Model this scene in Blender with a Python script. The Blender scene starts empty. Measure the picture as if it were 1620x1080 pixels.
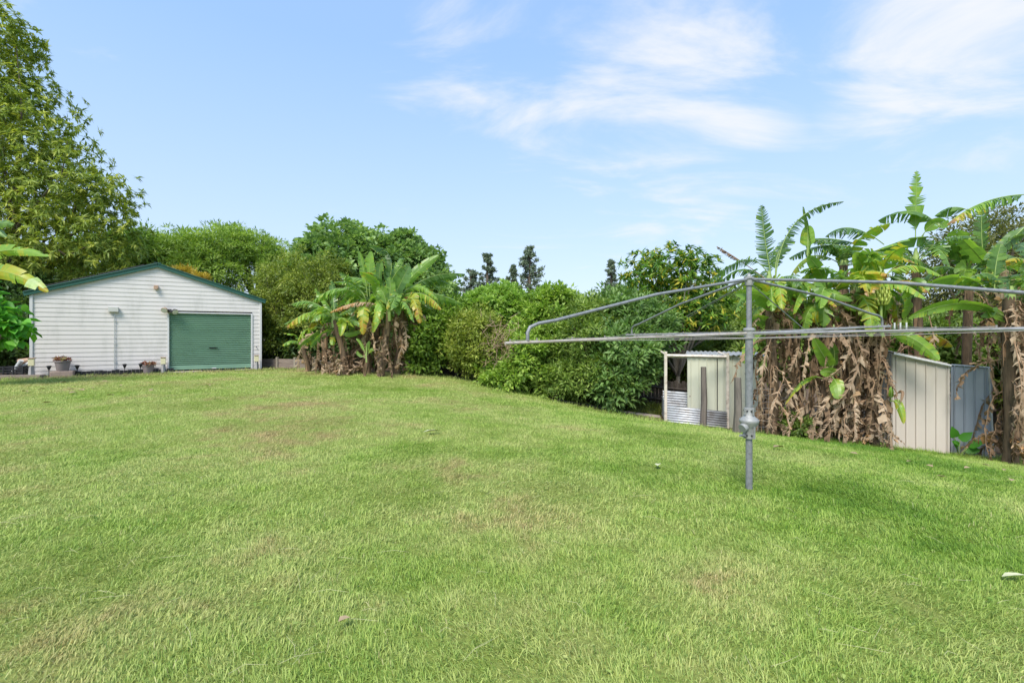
import bpy, math, random
import numpy as np
from mathutils import Vector, Matrix
R = math.radians
F = 765.0; HX, HY = 810.0, 530.0; CAMZ = 1.45
rng = np.random.default_rng(7); random.seed(7)
scene = bpy.context.scene
col = scene.collection

# ------------------------------------------------------------------ places
def P(x, y, D):
    return Vector(((x-HX)/F*D, D, CAMZ-(y-HY)/F*D))

_ctrl = [(48,595,15),(230,589,16.6),(412,583,18.4),(510,586,17),(600,591,15.5),(680,596,15),(750,604,14.5),(830,622,13.7),(900,640,13),
         (1000,658,12.2),(1110,675,11.3),(1200,684,10.9),(1300,694,10.5),(1400,705,10.1),(1500,718,9.7),(1600,730,9.1),(1185,772,4.5)]
_c = [P(*c) for c in _ctrl]
_c = [(p.x,p.y,p.z) for p in _c]
_c += [(-3,2,0.0),(3,2,-0.02),(0,0,0),(0,-6,0.05),(-8,0,0.02),(9,0,-0.2),(9,5,-.55),(-6,6,.03),(-12,9,.08),(0,8,.03),(-4,12,.10),(4.2,8.2,-.28),
       (0,20,-.5),(8,17,-1.2),(-5,22,.05),(-14,25,.15),(14,12,-1.3),(15,6,-1.1),(-22,12,.15),(-20,2,.1),(-10,13,.12),(3,-8,0),(12,-6,-.3)]
_c = np.array(_c)
def _U(r2): return np.where(r2>1e-9, r2*np.log(r2+1e-12), 0.0)
_n = len(_c)
_K = _U(((_c[:,None,:2]-_c[None,:,:2])**2).sum(-1)) + np.eye(_n)*0.25
_Pm = np.c_[np.ones(_n), _c[:,:2]]
_A = np.zeros((_n+3,_n+3)); _A[:_n,:_n]=_K; _A[:_n,_n:]=_Pm; _A[_n:,:_n]=_Pm.T
_w = np.linalg.solve(_A, np.r_[_c[:,2],0,0,0])
def gz(X, Y):
    X = np.asarray(X,float); Y = np.asarray(Y,float); sh = X.shape
    x = X.ravel(); y = Y.ravel(); out = np.empty(x.size)
    for i in range(0, x.size, 20000):
        xi = x[i:i+20000]; yi = y[i:i+20000]
        k = _U((xi[:,None]-_c[None,:,0])**2+(yi[:,None]-_c[None,:,1])**2)
        out[i:i+20000] = k@_w[:_n] + _w[_n] + _w[_n+1]*xi + _w[_n+2]*yi
    out = np.clip(out, -1.6, .35)
    r = np.hypot(x, y-8); t = np.clip((r-16)/14,0,1); t=t*t*(3-2*t)
    out = out*(1-t) + t*np.where(x>0,-1.2,-.1+0*x)*np.clip(np.abs(x)/8,0,1) + t*(-.5)*(1-np.clip(np.abs(x)/8,0,1))
    return out.reshape(sh)
def gzs(x, y): return float(gz(np.array([x]),np.array([y]))[0])
def gpix(x, y):
    """the ground point seen at a pixel"""
    D = np.linspace(1.5, 30, 1200)
    X = (x-HX)/F*D; Z = CAMZ-(y-HY)/F*D
    d = Z-gz(X, D)
    k = np.where(d<0)[0]
    i = k[0] if len(k) else -1
    return Vector((X[i], D[i], gzs(X[i],D[i])))
def ground_at(px, D):
    X=(px-HX)/F*D
    return Vector((X,D,gzs(X,D)))

# ------------------------------------------------------------------ materials
def hexlin(h):
    h=h.lstrip('#'); v=[int(h[i:i+2],16)/255 for i in (0,2,4)]
    return tuple((c/12.92 if c<=.04045 else ((c+.055)/1.055)**2.4) for c in v)+(1,)
def newmat(name):
    m = bpy.data.materials.new(name); m.use_nodes=True
    nt=m.node_tree; nt.nodes.clear()
    return m, nt, nt.nodes, nt.links
def ramp(N, stops, interp='LINEAR'):
    r=N.new('ShaderNodeValToRGB'); e=r.color_ramp.elements; r.color_ramp.interpolation=interp
    while len(e)>1: e.remove(e[-1])
    e[0].position=stops[0][0]; e[0].color=stops[0][1]
    for p,c in stops[1:]:
        k=e.new(p); k.color=c
    return r
def rgb(r,g,b): return (r,g,b,1)
def simple(name, base, rough=.6, metal=0, nscale=6, var=.25, dark=None, stretch=(1,1,1), bump=.0, bscale=60, spec=.4):
    """base colour broken up by two noises; 'dark' is the stain colour"""
    m,nt,N,L=newmat(name)
    out=N.new('ShaderNodeOutputMaterial'); b=N.new('ShaderNodeBsdfPrincipled'); L.new(b.outputs[0],out.inputs[0])
    tc=N.new('ShaderNodeTexCoord'); mp=N.new('ShaderNodeMapping'); mp.inputs['Scale'].default_value=stretch
    L.new(tc.outputs['Object'],mp.inputs[0])
    n1=N.new('ShaderNodeTexNoise'); n1.inputs['Scale'].default_value=nscale; n1.inputs['Detail'].default_value=6; n1.inputs['Roughness'].default_value=.65
    L.new(mp.outputs[0],n1.inputs[0])
    d = dark if dark else tuple(c*(1-var) for c in base[:3])+(1,)
    l = tuple(min(1,c*(1+var*.5)) for c in base[:3])+(1,)
    r=ramp(N,[(.28,d),(.5,base),(.75,l)]); L.new(n1.outputs[0],r.inputs[0]); L.new(r.outputs[0],b.inputs['Base Color'])
    b.inputs['Metallic'].default_value=metal
    b.inputs['Specular IOR Level'].default_value=spec
    mr=N.new('ShaderNodeMapRange'); mr.inputs[3].default_value=max(0,rough-.12); mr.inputs[4].default_value=min(1,rough+.15)
    L.new(n1.outputs[0],mr.inputs[0]); L.new(mr.outputs[0],b.inputs['Roughness'])
    if bump:
        n2=N.new('ShaderNodeTexNoise'); n2.inputs['Scale'].default_value=bscale; n2.inputs['Detail'].default_value=4
        L.new(mp.outputs[0],n2.inputs[0]); bp=N.new('ShaderNodeBump'); bp.inputs['Strength'].default_value=bump; bp.inputs['Distance'].default_value=.02
        L.new(n2.outputs[0],bp.inputs['Height']); L.new(bp.outputs[0],b.inputs['Normal'])
    return m
def leafmat(name, stops, trans=.35, rough=.45, spec=.35, tcol=1.25, stretch=None):
    """leaf: colour from the per-leaf value v, light passing through"""
    m,nt,N,L=newmat(name)
    out=N.new('ShaderNodeOutputMaterial'); b=N.new('ShaderNodeBsdfPrincipled'); t=N.new('ShaderNodeBsdfTranslucent'); mx=N.new('ShaderNodeMixShader')
    a=N.new('ShaderNodeAttribute'); a.attribute_name='v'
    r=ramp(N,stops)
    g=N.new('ShaderNodeNewGeometry'); n=N.new('ShaderNodeTexNoise'); n.inputs['Scale'].default_value=5; n.inputs['Detail'].default_value=3
    L.new(g.outputs['Position'],n.inputs[0])
    ma=N.new('ShaderNodeMath'); ma.operation='MULTIPLY_ADD'; ma.inputs[1].default_value=.3; L.new(n.outputs[0],ma.inputs[0])
    ms=N.new('ShaderNodeMath'); ms.operation='SUBTRACT'; ms.inputs[1].default_value=.15; L.new(a.outputs['Fac'],ms.inputs[0]); L.new(ms.outputs[0],ma.inputs[2])
    L.new(ma.outputs[0],r.inputs[0]); L.new(r.outputs[0],b.inputs['Base Color'])
    b.inputs['Roughness'].default_value=rough; b.inputs['Specular IOR Level'].default_value=spec
    mm=N.new('ShaderNodeMix'); mm.data_type='RGBA'; mm.blend_type='MULTIPLY'; mm.inputs[0].default_value=1
    L.new(r.outputs[0],mm.inputs[6]); mm.inputs[7].default_value=(tcol*1.05,tcol*1.1,tcol*.55,1)
    L.new(mm.outputs[2],t.inputs[0]); mx.inputs[0].default_value=trans
    L.new(b.outputs[0],mx.inputs[1]); L.new(t.outputs[0],mx.inputs[2]); L.new(mx.outputs[0],out.inputs[0])
    return m

M={}
GA=1.0
def lm(name, a, b, c, **k):
    a,b,c=[tuple(x*f*g_ for x,f in zip(t_,(1.19,1.15,1.1))) for t_,g_ in ((a,1.25),(b,1.12),(c,1.0))]  # low ramp ends raised most, lifting shadows in the foliage through leaf colour
    M[name]=leafmat(name,[(0,rgb(*a)),(.5,rgb(*b)),(1,rgb(*c))],**k)
lm('leaf_tall', (.10,.15,.028),(.22,.29,.05),(.45,.48,.09))
lm('leaf_feather',(.10,.17,.028),(.20,.31,.055),(.34,.46,.10))
lm('leaf_olive',(.075,.11,.018),(.17,.225,.038),(.36,.41,.09))
lm('leaf_broad',(.075,.14,.04),(.15,.255,.075),(.30,.43,.16))
lm('leaf_bright',(.07,.13,.02),(.165,.275,.04),(.36,.49,.10))
lm('leaf_mid',(.065,.115,.025),(.14,.215,.045),(.28,.38,.09))
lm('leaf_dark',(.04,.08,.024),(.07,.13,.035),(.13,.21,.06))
lm('leaf_conifer',(.08,.12,.085),(.13,.18,.12),(.20,.25,.15),trans=.15)
lm('leaf_orange',(.28,.20,.03),(.42,.32,.05),(.52,.44,.09))
lm('leaf_heart',(.05,.18,.02),(.09,.30,.03),(.18,.42,.06))
lm('leaf_grey',(.07,.09,.03),(.13,.15,.05),(.26,.24,.09))
lm('leaf_vine',(.11,.20,.035),(.22,.35,.07),(.36,.50,.13))
M['leaf_yellowing']=leafmat('leaf_yellowing',[(0,rgb(.05,.12,.02)),(.45,rgb(.11,.25,.03)),(.8,rgb(.25,.38,.05)),(.93,rgb(.52,.50,.06)),(1,rgb(.60,.52,.07))])
M['rosette']=leafmat('rosette',[(0,rgb(.20,.06,.04)),(.6,rgb(.32,.12,.07)),(1,rgb(.3,.28,.1))],trans=.1)
M['banana']=leafmat('banana_leaf',[(0,rgb(.06,.13,.045)),(.35,rgb(.125,.235,.06)),(.7,rgb(.27,.45,.06)),(.84,rgb(.48,.48,.05)),(.95,rgb(.55,.33,.05)),(1,rgb(.3,.16,.07))],trans=.4,rough=.35,spec=.5)
M['banana_dead']=leafmat('banana_dead',[(0,rgb(.06,.038,.022)),(.3,rgb(.19,.12,.07)),(.55,rgb(.33,.23,.15)),(.8,rgb(.50,.38,.26)),(1,rgb(.50,.26,.09))],trans=.15,rough=.8,spec=.1,tcol=1.0)
M['banana_rib']=simple('banana_rib',rgb(.30,.40,.12),.5,var=.2)
M['dead_rib']=simple('dead_rib',rgb(.30,.19,.11),.8,var=.4)
M['stem']=simple('banana_stem',rgb(.15,.10,.06),.85,nscale=8,var=.9,dark=rgb(.028,.02,.014),stretch=(2.5,2.5,.5),bump=.5,bscale=25)
M['bark']=simple('bark',rgb(.14,.11,.08),.85,nscale=9,var=.5,stretch=(1,1,.3),bump=.6,bscale=25)
M['bark_pale']=simple('bark_pale',rgb(.30,.26,.20),.85,nscale=9,var=.4,stretch=(1,1,.3),bump=.5,bscale=25)
M['fruit']=simple('fruit',rgb(.38,.45,.09),.5,nscale=12,var=.35)
M['galv']=simple('galvanised_steel',rgb(.25,.255,.265),.55,metal=.3,nscale=26,var=.4,stretch=(1,1,1),bump=.12,bscale=120)
M['galv_arm']=simple('galvanised_arm',rgb(.36,.35,.345),.5,metal=.3,nscale=18,var=.3)
M['cast']=simple('cast_alloy',rgb(.33,.33,.32),.55,metal=.25,nscale=14,var=.25,bump=.2,bscale=60)
M['wire']=simple('clothes_wire',rgb(.30,.275,.26),.55,nscale=30,var=.25)
M['white_tube']=simple('aged_white_tube',rgb(.45,.40,.36),.5,nscale=16,var=.3,dark=rgb(.36,.25,.18))
M['siding']=simple('siding',rgb(.675,.63,.605),.5,nscale=2.2,var=.05,stretch=(1,1,.25),dark=rgb(.55,.52,.49),bump=.05,bscale=4)
M['trim_white']=simple('trim_white',rgb(.62,.61,.61),.45,nscale=2,var=.08)
M['door_green']=simple('door_green',rgb(.20,.345,.24),.45,nscale=2.2,var=.14,stretch=(.6,1,1.4))
M['roof_green']=simple('roof_green',rgb(.03,.105,.08),.45,nscale=3,var=.15)
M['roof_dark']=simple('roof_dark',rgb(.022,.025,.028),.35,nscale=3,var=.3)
M['black']=simple('black_plastic',rgb(.02,.02,.022),.45,nscale=20,var=.4)
M['grey_box']=simple('grey_box',rgb(.55,.54,.50),.5,nscale=5,var=.1)
M['tan']=simple('tan_plastic',rgb(.42,.28,.19),.55,nscale=8,var=.25)
M['glass']=simple('lamp_glass',rgb(.75,.72,.62),.12,nscale=8,var=.1,spec=.8)
M['concrete']=simple('concrete',rgb(.38,.32,.28),.9,nscale=5,var=.3,bump=.4,bscale=40)
M['pot']=simple('clay_pot',rgb(.30,.25,.245),.7,nscale=6,var=.2,bump=.2,bscale=30)
M['stump_grey']=simple('stump_grey',rgb(.36,.35,.34),.85,nscale=9,var=.3,stretch=(1,1,.3),bump=.4,bscale=30)
M['cream']=simple('cream_paint',rgb(.72,.66,.42),.6,nscale=7,var=.15)
M['shed_cream']=simple('shed_cream',rgb(.58,.58,.45),.5,nscale=2.2,var=.14,dark=rgb(.47,.46,.35),stretch=(1,1,.3))
M['shed_beige']=simple('shed_beige',rgb(.58,.52,.45),.5,nscale=2.2,var=.10,dark=rgb(.48,.42,.35),stretch=(1,1,.3))
M['shed_blue']=simple('shed_blue',rgb(.36,.395,.45),.42,metal=.2,nscale=2.2,var=.18,stretch=(1,1,.3))
M['zinc']=simple('zinc',rgb(.50,.51,.53),.45,metal=.3,nscale=5,var=.25,dark=rgb(.30,.27,.25))
M['frame_cream']=simple('frame_cream',rgb(.68,.60,.50),.6,nscale=7,var=.2,dark=rgb(.36,.27,.2))
M['old_wood']=simple('old_wood',rgb(.17,.145,.12),.9,nscale=9,var=.5,stretch=(2,2,.2),bump=.6,bscale=30)
M['fence']=simple('fence_wood',rgb(.11,.09,.075),.9,nscale=5,var=.45,stretch=(3,3,.3),bump=.6,bscale=30)
M['sleeper']=simple('sleeper_wood',rgb(.25,.20,.16),.9,nscale=6,var=.4,stretch=(.4,1,3),bump=.5,bscale=30)
M['pvc']=simple('pvc',rgb(.52,.53,.52),.4,nscale=6,var=.12)
M['rust']=simple('rust',rgb(.20,.06,.03),.9,nscale=20,var=.4)
M['dry']=simple('dry_leaf',rgb(.36,.26,.15),.8,nscale=20,var=.3)
M['pale_leaf']=simple('pale_leaf',rgb(.55,.55,.33),.7,nscale=20,var=.2)
M['brick']=simple('old_block',rgb(.36,.27,.22),.9,nscale=8,var=.3,bump=.4,bscale=30)
M['clip']=simple('clippings',rgb(.17,.19,.06),.95,nscale=14,var=.5,bump=1,bscale=40)

# ------------------------------------------------------------------ object helpers
def tag(o, label=None, cat=None, group=None, kind=None):
    if label: o['label']=label
    if cat: o['category']=cat
    if group: o['group']=group
    if kind: o['kind']=kind
    return o
def empty(name, loc, label, cat, group=None, rz=0):
    o=bpy.data.objects.new(name,None); o.location=loc; o.rotation_euler=(0,0,rz); o.empty_display_size=.2
    col.objects.link(o); return tag(o,label,cat,group)
class MB:
    def __init__(s): s.v=[]; s.f=[]; s.m=[]
    def add(s, vs, fs, mi=0):
        k=len(s.v); s.v+= [tuple(v) for v in vs]; s.f+=[tuple(i+k for i in f) for f in fs]; s.m+=[mi]*len(fs)
    def box(s, c, size, rot=None, mi=0):
        hx,hy,hz=[a/2 for a in size]; c=Vector(c)
        vs=[Vector((x,y,z)) for x in(-hx,hx) for y in(-hy,hy) for z in(-hz,hz)]
        if rot is not None: vs=[rot@v for v in vs]
        s.add([v+c for v in vs],[(0,1,3,2),(4,6,7,5),(0,4,5,1),(2,3,7,6),(0,2,6,4),(1,5,7,3)],mi)
    def tube(s, pts, rad, n=10, mi=0, cap=True, squash=1.0):
        pts=[Vector(p) for p in pts]
        if not hasattr(rad,'__len__'): rad=[rad]*len(pts)
        vs=[];ref=None
        for i,p in enumerate(pts):
            t=(pts[min(i+1,len(pts)-1)]-pts[max(i-1,0)])
            t.normalize()
            if ref is None:
                ref=Vector((0,0,1)) if abs(t.z)<.9 else Vector((1,0,0))
            a=(ref-t*ref.dot(t)).normalized(); ref=a; b=t.cross(a)
            for k in range(n):
                th=2*math.pi*k/n; vs.append(p+(a*math.cos(th)+b*math.sin(th)*squash)*rad[i])
        fs=[]
        for i in range(len(pts)-1):
            for k in range(n):
                fs.append((i*n+k,i*n+(k+1)%n,(i+1)*n+(k+1)%n,(i+1)*n+k))
        if cap: fs.append(tuple(range(n-1,-1,-1))); fs.append(tuple((len(pts)-1)*n+k for k in range(n)))
        s.add(vs,fs,mi)
    def lathe(s, prof, n=24, c=(0,0,0), mi=0):
        c=Vector(c); vs=[]
        for r,z in prof:
            for k in range(n): vs.append(c+Vector((r*math.cos(2*math.pi*k/n),r*math.sin(2*math.pi*k/n),z)))
        fs=[(i*n+k,i*n+(k+1)%n,(i+1)*n+(k+1)%n,(i+1)*n+k) for i in range(len(prof)-1) for k in range(n)]
        fs.append(tuple(range(n-1,-1,-1))); fs.append(tuple((len(prof)-1)*n+k for k in range(n)))
        s.add(vs,fs,mi)
    def build(s, name, mats, parent=None, smooth=False, bevel=0):
        me=bpy.data.meshes.new(name); me.from_pydata(s.v,[],s.f)
        if not isinstance(mats,(list,tuple)): mats=[mats]
        for m in mats: me.materials.append(m)
        me.polygons.foreach_set('material_index',s.m)
        if smooth: me.polygons.foreach_set('use_smooth',[True]*len(s.f))
        me.update()
        o=bpy.data.objects.new(name,me); col.objects.link(o)
        if smooth:
            try: me.set_sharp_from_angle(angle=R(40))
            except Exception: pass
        if parent: o.parent=parent
        if bevel:
            b=o.modifiers.new('bevel','BEVEL'); b.width=bevel; b.segments=2; b.limit_method='ANGLE'; b.angle_limit=R(50)
        return o
def npmesh(name, V, quads=None, tris=None, att=None, mats=None, parent=None, smooth=False, mi=None):
    """V (n,3), quads (m,4), tris (k,3) to one mesh object"""
    me=bpy.data.meshes.new(name)
    me.vertices.add(len(V)); me.vertices.foreach_set('co',np.ascontiguousarray(V,dtype=np.float32).ravel())
    idx=[];cnt=[]
    if quads is not None and len(quads): idx.append(quads.ravel()); cnt.append(np.full(len(quads),4))
    if tris is not None and len(tris): idx.append(tris.ravel()); cnt.append(np.full(len(tris),3))
    idx=np.concatenate(idx).astype(np.int32); cnt=np.concatenate(cnt).astype(np.int32)
    me.loops.add(len(idx)); me.loops.foreach_set('vertex_index',idx)
    me.polygons.add(len(cnt)); st=np.r_[0,np.cumsum(cnt)[:-1]].astype(np.int32)
    me.polygons.foreach_set('loop_start',st); me.polygons.foreach_set('loop_total',cnt)
    if mi is not None: me.polygons.foreach_set('material_index',mi.astype(np.int32))
    if smooth: me.polygons.foreach_set('use_smooth',np.ones(len(cnt),bool))
    me.update(calc_edges=True)
    if att is not None:
        a=me.attributes.new('v','FLOAT','POINT'); a.data.foreach_set('value',np.ascontiguousarray(att,dtype=np.float32))
    for m in (mats or []): me.materials.append(m)
    o=bpy.data.objects.new(name,me); col.objects.link(o)
    if parent: o.parent=parent
    return o
def nrm(a): return a/np.maximum(np.linalg.norm(a,axis=-1,keepdims=True),1e-9)
SHAPES={'oval':([0,.3,.7,1],[0.05,.5,.42,.0]),'lance':([0,.35,1],[.04,.5,0]),'round':([0,.18,.55,1],[.25,.5,.45,0]),'needle':([0,.5,1],[.3,.5,.2])}
def leaves(pos, d, up, Ln, W, v, shape='lance', fold=.25, curl=.15):
    """arrays of leaves -> V, quads, att"""
    ts,ws=SHAPES[shape]; k=len(ts); n=len(pos)
    s=nrm(np.cross(d,up)); nn=nrm(np.cross(s,d))
    V=np.empty((n,k,3,3))
    for i,(t,w) in enumerate(zip(ts,ws)):
        c=pos+d*(Ln*t)[:,None]-nn*(Ln*curl*t*t)[:,None]
        ww=(W*w)[:,None]
        V[:,i,0]=c+s*ww+nn*ww*fold*2; V[:,i,1]=c; V[:,i,2]=c-s*ww+nn*ww*fold*2
    base=np.arange(n)[:,None,None]*(k*3)
    q=[]
    for i in range(k-1):
        for j in (0,1):
            q.append([i*3+j,i*3+j+1,(i+1)*3+j+1,(i+1)*3+j])
    q=np.array(q)[None]+base
    return V.reshape(-1,3), q.reshape(-1,4), np.repeat(v,k*3)

def lump(d, seed, f=2.3):
    a=np.sin(d@np.array([1.7,2.3,-1.1])*f+seed)+np.sin(d@np.array([-2.1,1.3,2.0])*f*1.3+seed*2.1)+.6*np.sin(d@np.array([2.2,-1.9,2.7])*f*2.1+seed*.7)
    return a/2.6
def scatter(blobs, ncl, lpc, Lf, Wf, clr, shape='lance', mode='ball', out=.5, upb=.25, droop=0., inner=.25, seed=1, vsp=.35, vbase=.5, fold=.25, lumpy=.2, flat=.7):
    """leaf clumps spread through ellipsoids; returns mesh arrays and the clump centres"""
    r=np.random.default_rng(seed)
    B=np.array([[*b] for b in blobs],float)   # cx cy cz rx ry rz
    wt=(B[:,3]*B[:,5])**.9; wt/=wt.sum()
    bi=r.choice(len(B),ncl,p=wt); b=B[bi]
    d=nrm(r.normal(size=(ncl,3)))
    rad=1-.35*r.random(ncl)**1.6; inn=r.random(ncl)<inner; rad[inn]=r.random(inn.sum())**.5*.75
    rad*=1+lumpy*lump(d+bi[:,None]*1.7,seed); sh_=r.random(ncl)<.07; rad[sh_]*=r.uniform(1.08,1.3,sh_.sum())
    C=b[:,:3]+d*b[:,3:]*rad[:,None]
    cv=r.normal(0,.22,ncl)  # clump colour variety, widened to paint in highlights and deep darks
    n=ncl*lpc; ci=np.repeat(np.arange(ncl),lpc)
    o=nrm(r.normal(size=(n,3))); od=d[ci]
    if mode=='whorl':
        ax=nrm(d*.8+np.array([0,0,.5])+r.normal(0,.4,(ncl,3)))[ci]
        side=nrm(o-ax*(o*ax).sum(1,keepdims=True))
        dr=nrm(side+ax*(r.random((n,1))*1.0-.1)-np.array([0,0,1])*droop)
        pos=C[ci]+ax*(r.random((n,1))*clr)
    else:
        off=o*(r.random((n,1))**.6)*clr*np.array([1,1,flat])
        pos=C[ci]+off
        dr=nrm(o*.9+od*out+np.array([0,0,upb-droop]))
    up=nrm(np.array([0,0,1.])+.5*od+r.normal(0,.45,(n,3)))
    Ln=Lf*(.65+.6*r.random(n)); W=Wf*(.7+.5*r.random(n))
    v=np.clip(vbase+cv[ci]+r.normal(0,vsp*.6,n),0,1)
    V,q,a=leaves(pos,dr,up,Ln,W,v,shape,fold)
    return V,q,a,C
def pb(x,y,D,rx,ry,rd=None):
    """an ellipsoid given where it stands: centre pixel, distance, half sizes in pixels, depth radius in metres"""
    p=P(x,y,D); k=D/F
    return (p.x,p.y,p.z,rx*k,(rd if rd else max(rx,ry)*k*.8),ry*k)
def limbs(mb, base, tops, r0, seed=0, fork=.45, wob=.15):
    rr=random.Random(seed); base=Vector(base)
    cx=sum((Vector(t) for t in tops),Vector())/len(tops)
    fk=base.lerp(cx,fork); fk.x=base.x+(cx.x-base.x)*fork*.6
    mb.tube([base-Vector((0,0,.15)),base.lerp(fk,.35)+Vector((rr.uniform(-wob,wob)*.5,0,0)),fk],[r0*1.15,r0*.9,r0*.72],9)
    for t in tops:
        t=Vector(t); m=fk.lerp(t,.5)+Vector((rr.uniform(-wob,wob),rr.uniform(-wob,wob),rr.uniform(0,wob)))*2
        m2=fk.lerp(t,.8)+Vector((rr.uniform(-wob,wob),0,rr.uniform(-wob,wob)))
        mb.tube([fk,m,m2,t],[r0*.55,r0*.35,r0*.2,r0*.08],6)
def tree(name, label, cat, base, blobs, mat, ncl, lpc, Lf, Wf, clr, r0=.12, ntop=9, bark='bark', fork=.4, group=None, part='crown', trunk='trunk', wob=.15, extra=None, **kw):
    base=Vector(base)
    root=empty(name,base,label,cat,group)
    V,q,a,C=scatter(blobs,ncl,lpc,Lf,Wf,clr,**kw)
    bb=np.array(base)
    o=npmesh(part,V-bb,q,None,a,[M[mat]],root)
    rr=np.random.default_rng(kw.get('seed',1)+5)
    idx=rr.choice(len(C),min(ntop,len(C)),replace=False)
    tops=[Vector(C[i]-bb) for i in idx]
    mb=MB(); limbs(mb,(0,0,0),tops,r0,kw.get('seed',1),fork,wob)
    mb.build(trunk,M[bark],root,smooth=True)
    return root

# ------------------------------------------------------------------ ground and lawn
edge_px=[(-120,612),(0,603),(60,600),(150,597),(262,592),(412,586),(470,585),(520,588),(560,594),(640,595),(700,597),(745,604),(785,618),(840,624),(900,641),(1000,660),(1045,668),
         (1160,684),(1225,688),(1300,697),(1400,708),(1500,721),(1570,727),(1640,736),(1800,745)]
EDGE=[gpix(*p) for p in edge_px]
EA=np.array([[p.x,p.y] for p in EDGE])
th_=np.arctan2(EA[:,0],EA[:,1]); rd_=np.hypot(EA[:,0],EA[:,1])
o_=np.argsort(th_); th_=th_[o_]; rd_=rd_[o_]
def beyond(X,Y):
    """metres past the edge of the lawn"""
    return np.hypot(X,Y)-np.interp(np.arctan2(X,np.maximum(Y,.01)),th_,rd_)
def nz(x,y,f,s=0):
    return (np.sin(x*f+s)*np.cos(y*f*1.13+s*1.7)+.6*np.sin((x+y)*f*1.9+s*.6)*np.sin((x-y)*f*1.7+s)+.35*np.sin(x*f*4.1+y*f*2.2+s)*np.cos(y*f*4.3-x*f+s))/1.95

def axis(lo, hi, step, far):
    a=list(np.arange(lo,hi+1e-6,step)); s=step
    x=hi
    while x<far: s*=1.35; x+=s; a.append(x)
    x=lo; s=step; pre=[]
    while x>-far: s*=1.35; x-=s; pre.append(x)
    return np.array(pre[::-1]+a)
gx=axis(-24,16,.2,500); gy=axis(-2,24,.2,500)
GX,GY=np.meshgrid(gx,gy); GZ=gz(GX,GY)+.012*nz(GX,GY,2.3)
nx,ny=len(gx),len(gy)
I=np.arange(nx*ny).reshape(ny,nx)
q=np.stack([I[:-1,:-1],I[:-1,1:],I[1:,1:],I[1:,:-1]],-1).reshape(-1,4)
soil=np.clip((beyond(GX,GY)+.25*nz(GX,GY,3.1))*1.6+.2,0,1)
soil=np.where(GY<0.5,0,soil)

def grasscolor(N,L,vin):
    g=N.new('ShaderNodeNewGeometry')
    n1=N.new('ShaderNodeTexNoise'); n1.inputs['Scale'].default_value=.38; n1.inputs['Detail'].default_value=4; n1.inputs['Roughness'].default_value=.6; L.new(g.outputs['Position'],n1.inputs[0])
    n2=N.new('ShaderNodeTexNoise'); n2.inputs['Scale'].default_value=2.6; n2.inputs['Detail'].default_value=5; n2.inputs['Roughness'].default_value=.7; L.new(g.outputs['Position'],n2.inputs[0])
    # greener, lusher turf to the right and near, paler to the left
    sep=N.new('ShaderNodeSeparateXYZ'); L.new(g.outputs['Position'],sep.inputs[0])
    mr=N.new('ShaderNodeMapRange'); mr.inputs[1].default_value=-2; mr.inputs[2].default_value=6; mr.inputs[3].default_value=.05; mr.inputs[4].default_value=-.12; L.new(sep.outputs[0],mr.inputs[0])
    a=N.new('ShaderNodeMath'); a.operation='ADD'; L.new(n1.outputs[0],a.inputs[0]); L.new(mr.outputs[0],a.inputs[1])
    a2=N.new('ShaderNodeMath'); a2.operation='MULTIPLY_ADD'; a2.inputs[1].default_value=.45; L.new(n2.outputs[0],a2.inputs[0]); L.new(a.outputs[0],a2.inputs[2])
    r=ramp(N,[(.44,rgb(.135,.265,.028)),(.56,rgb(.235,.37,.05)),(.67,rgb(.345,.455,.10)),(.80,rgb(.44,.50,.155)),(.96,rgb(.48,.38,.18))])
    last=a2.outputs[0]
    for (px_,py_,rad_,amp_) in ((790,830,.75,.20),(690,735,1.0,.16),(985,792,.5,.15),(1150,930,.4,.16),(600,950,.35,.14),(250,800,.8,.12)):
        p_=gpix(px_,py_); vd=N.new('ShaderNodeVectorMath'); vd.operation='DISTANCE'; L.new(g.outputs['Position'],vd.inputs[0]); vd.inputs[1].default_value=p_
        w_=N.new('ShaderNodeMapRange'); w_.interpolation_type='SMOOTHSTEP'; w_.inputs[1].default_value=0; w_.inputs[2].default_value=rad_; w_.inputs[3].default_value=amp_; w_.inputs[4].default_value=0; L.new(vd.outputs['Value'],w_.inputs[0])
        q_=N.new('ShaderNodeMath'); q_.operation='MULTIPLY'; L.new(w_.outputs[0],q_.inputs[0]); L.new(n2.outputs[0],q_.inputs[1])
        e_=N.new('ShaderNodeMath'); e_.operation='ADD'; L.new(last,e_.inputs[0]); L.new(q_.outputs[0],e_.inputs[1]); last=e_.outputs[0]
    L.new(last,r.inputs[0])
    return r,n2
m,nt,N,L=newmat('lawn_soil'); M['ground']=m
out=N.new('ShaderNodeOutputMaterial'); b=N.new('ShaderNodeBsdfPrincipled'); L.new(b.outputs[0],out.inputs[0]); b.inputs['Roughness'].default_value=.95; b.inputs['Specular IOR Level'].default_value=.1
r,n2=grasscolor(N,L,None)
dk=N.new('ShaderNodeMix'); dk.data_type='RGBA'; dk.blend_type='MULTIPLY'; dk.inputs[0].default_value=1; L.new(r.outputs[0],dk.inputs[6])
n3=N.new('ShaderNodeTexNoise'); n3.inputs['Scale'].default_value=38; n3.inputs['Detail'].default_value=5; n3.inputs['Roughness'].default_value=.75
g=N.new('ShaderNodeNewGeometry'); L.new(g.outputs['Position'],n3.inputs[0])
r3=ramp(N,[(.3,rgb(.28,.28,.22)),(.7,rgb(.85,.84,.72))]); L.new(n3.outputs[0],r3.inputs[0]); L.new(r3.outputs[0],dk.inputs[7])
at=N.new('ShaderNodeAttribute'); at.attribute_name='v'
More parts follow.
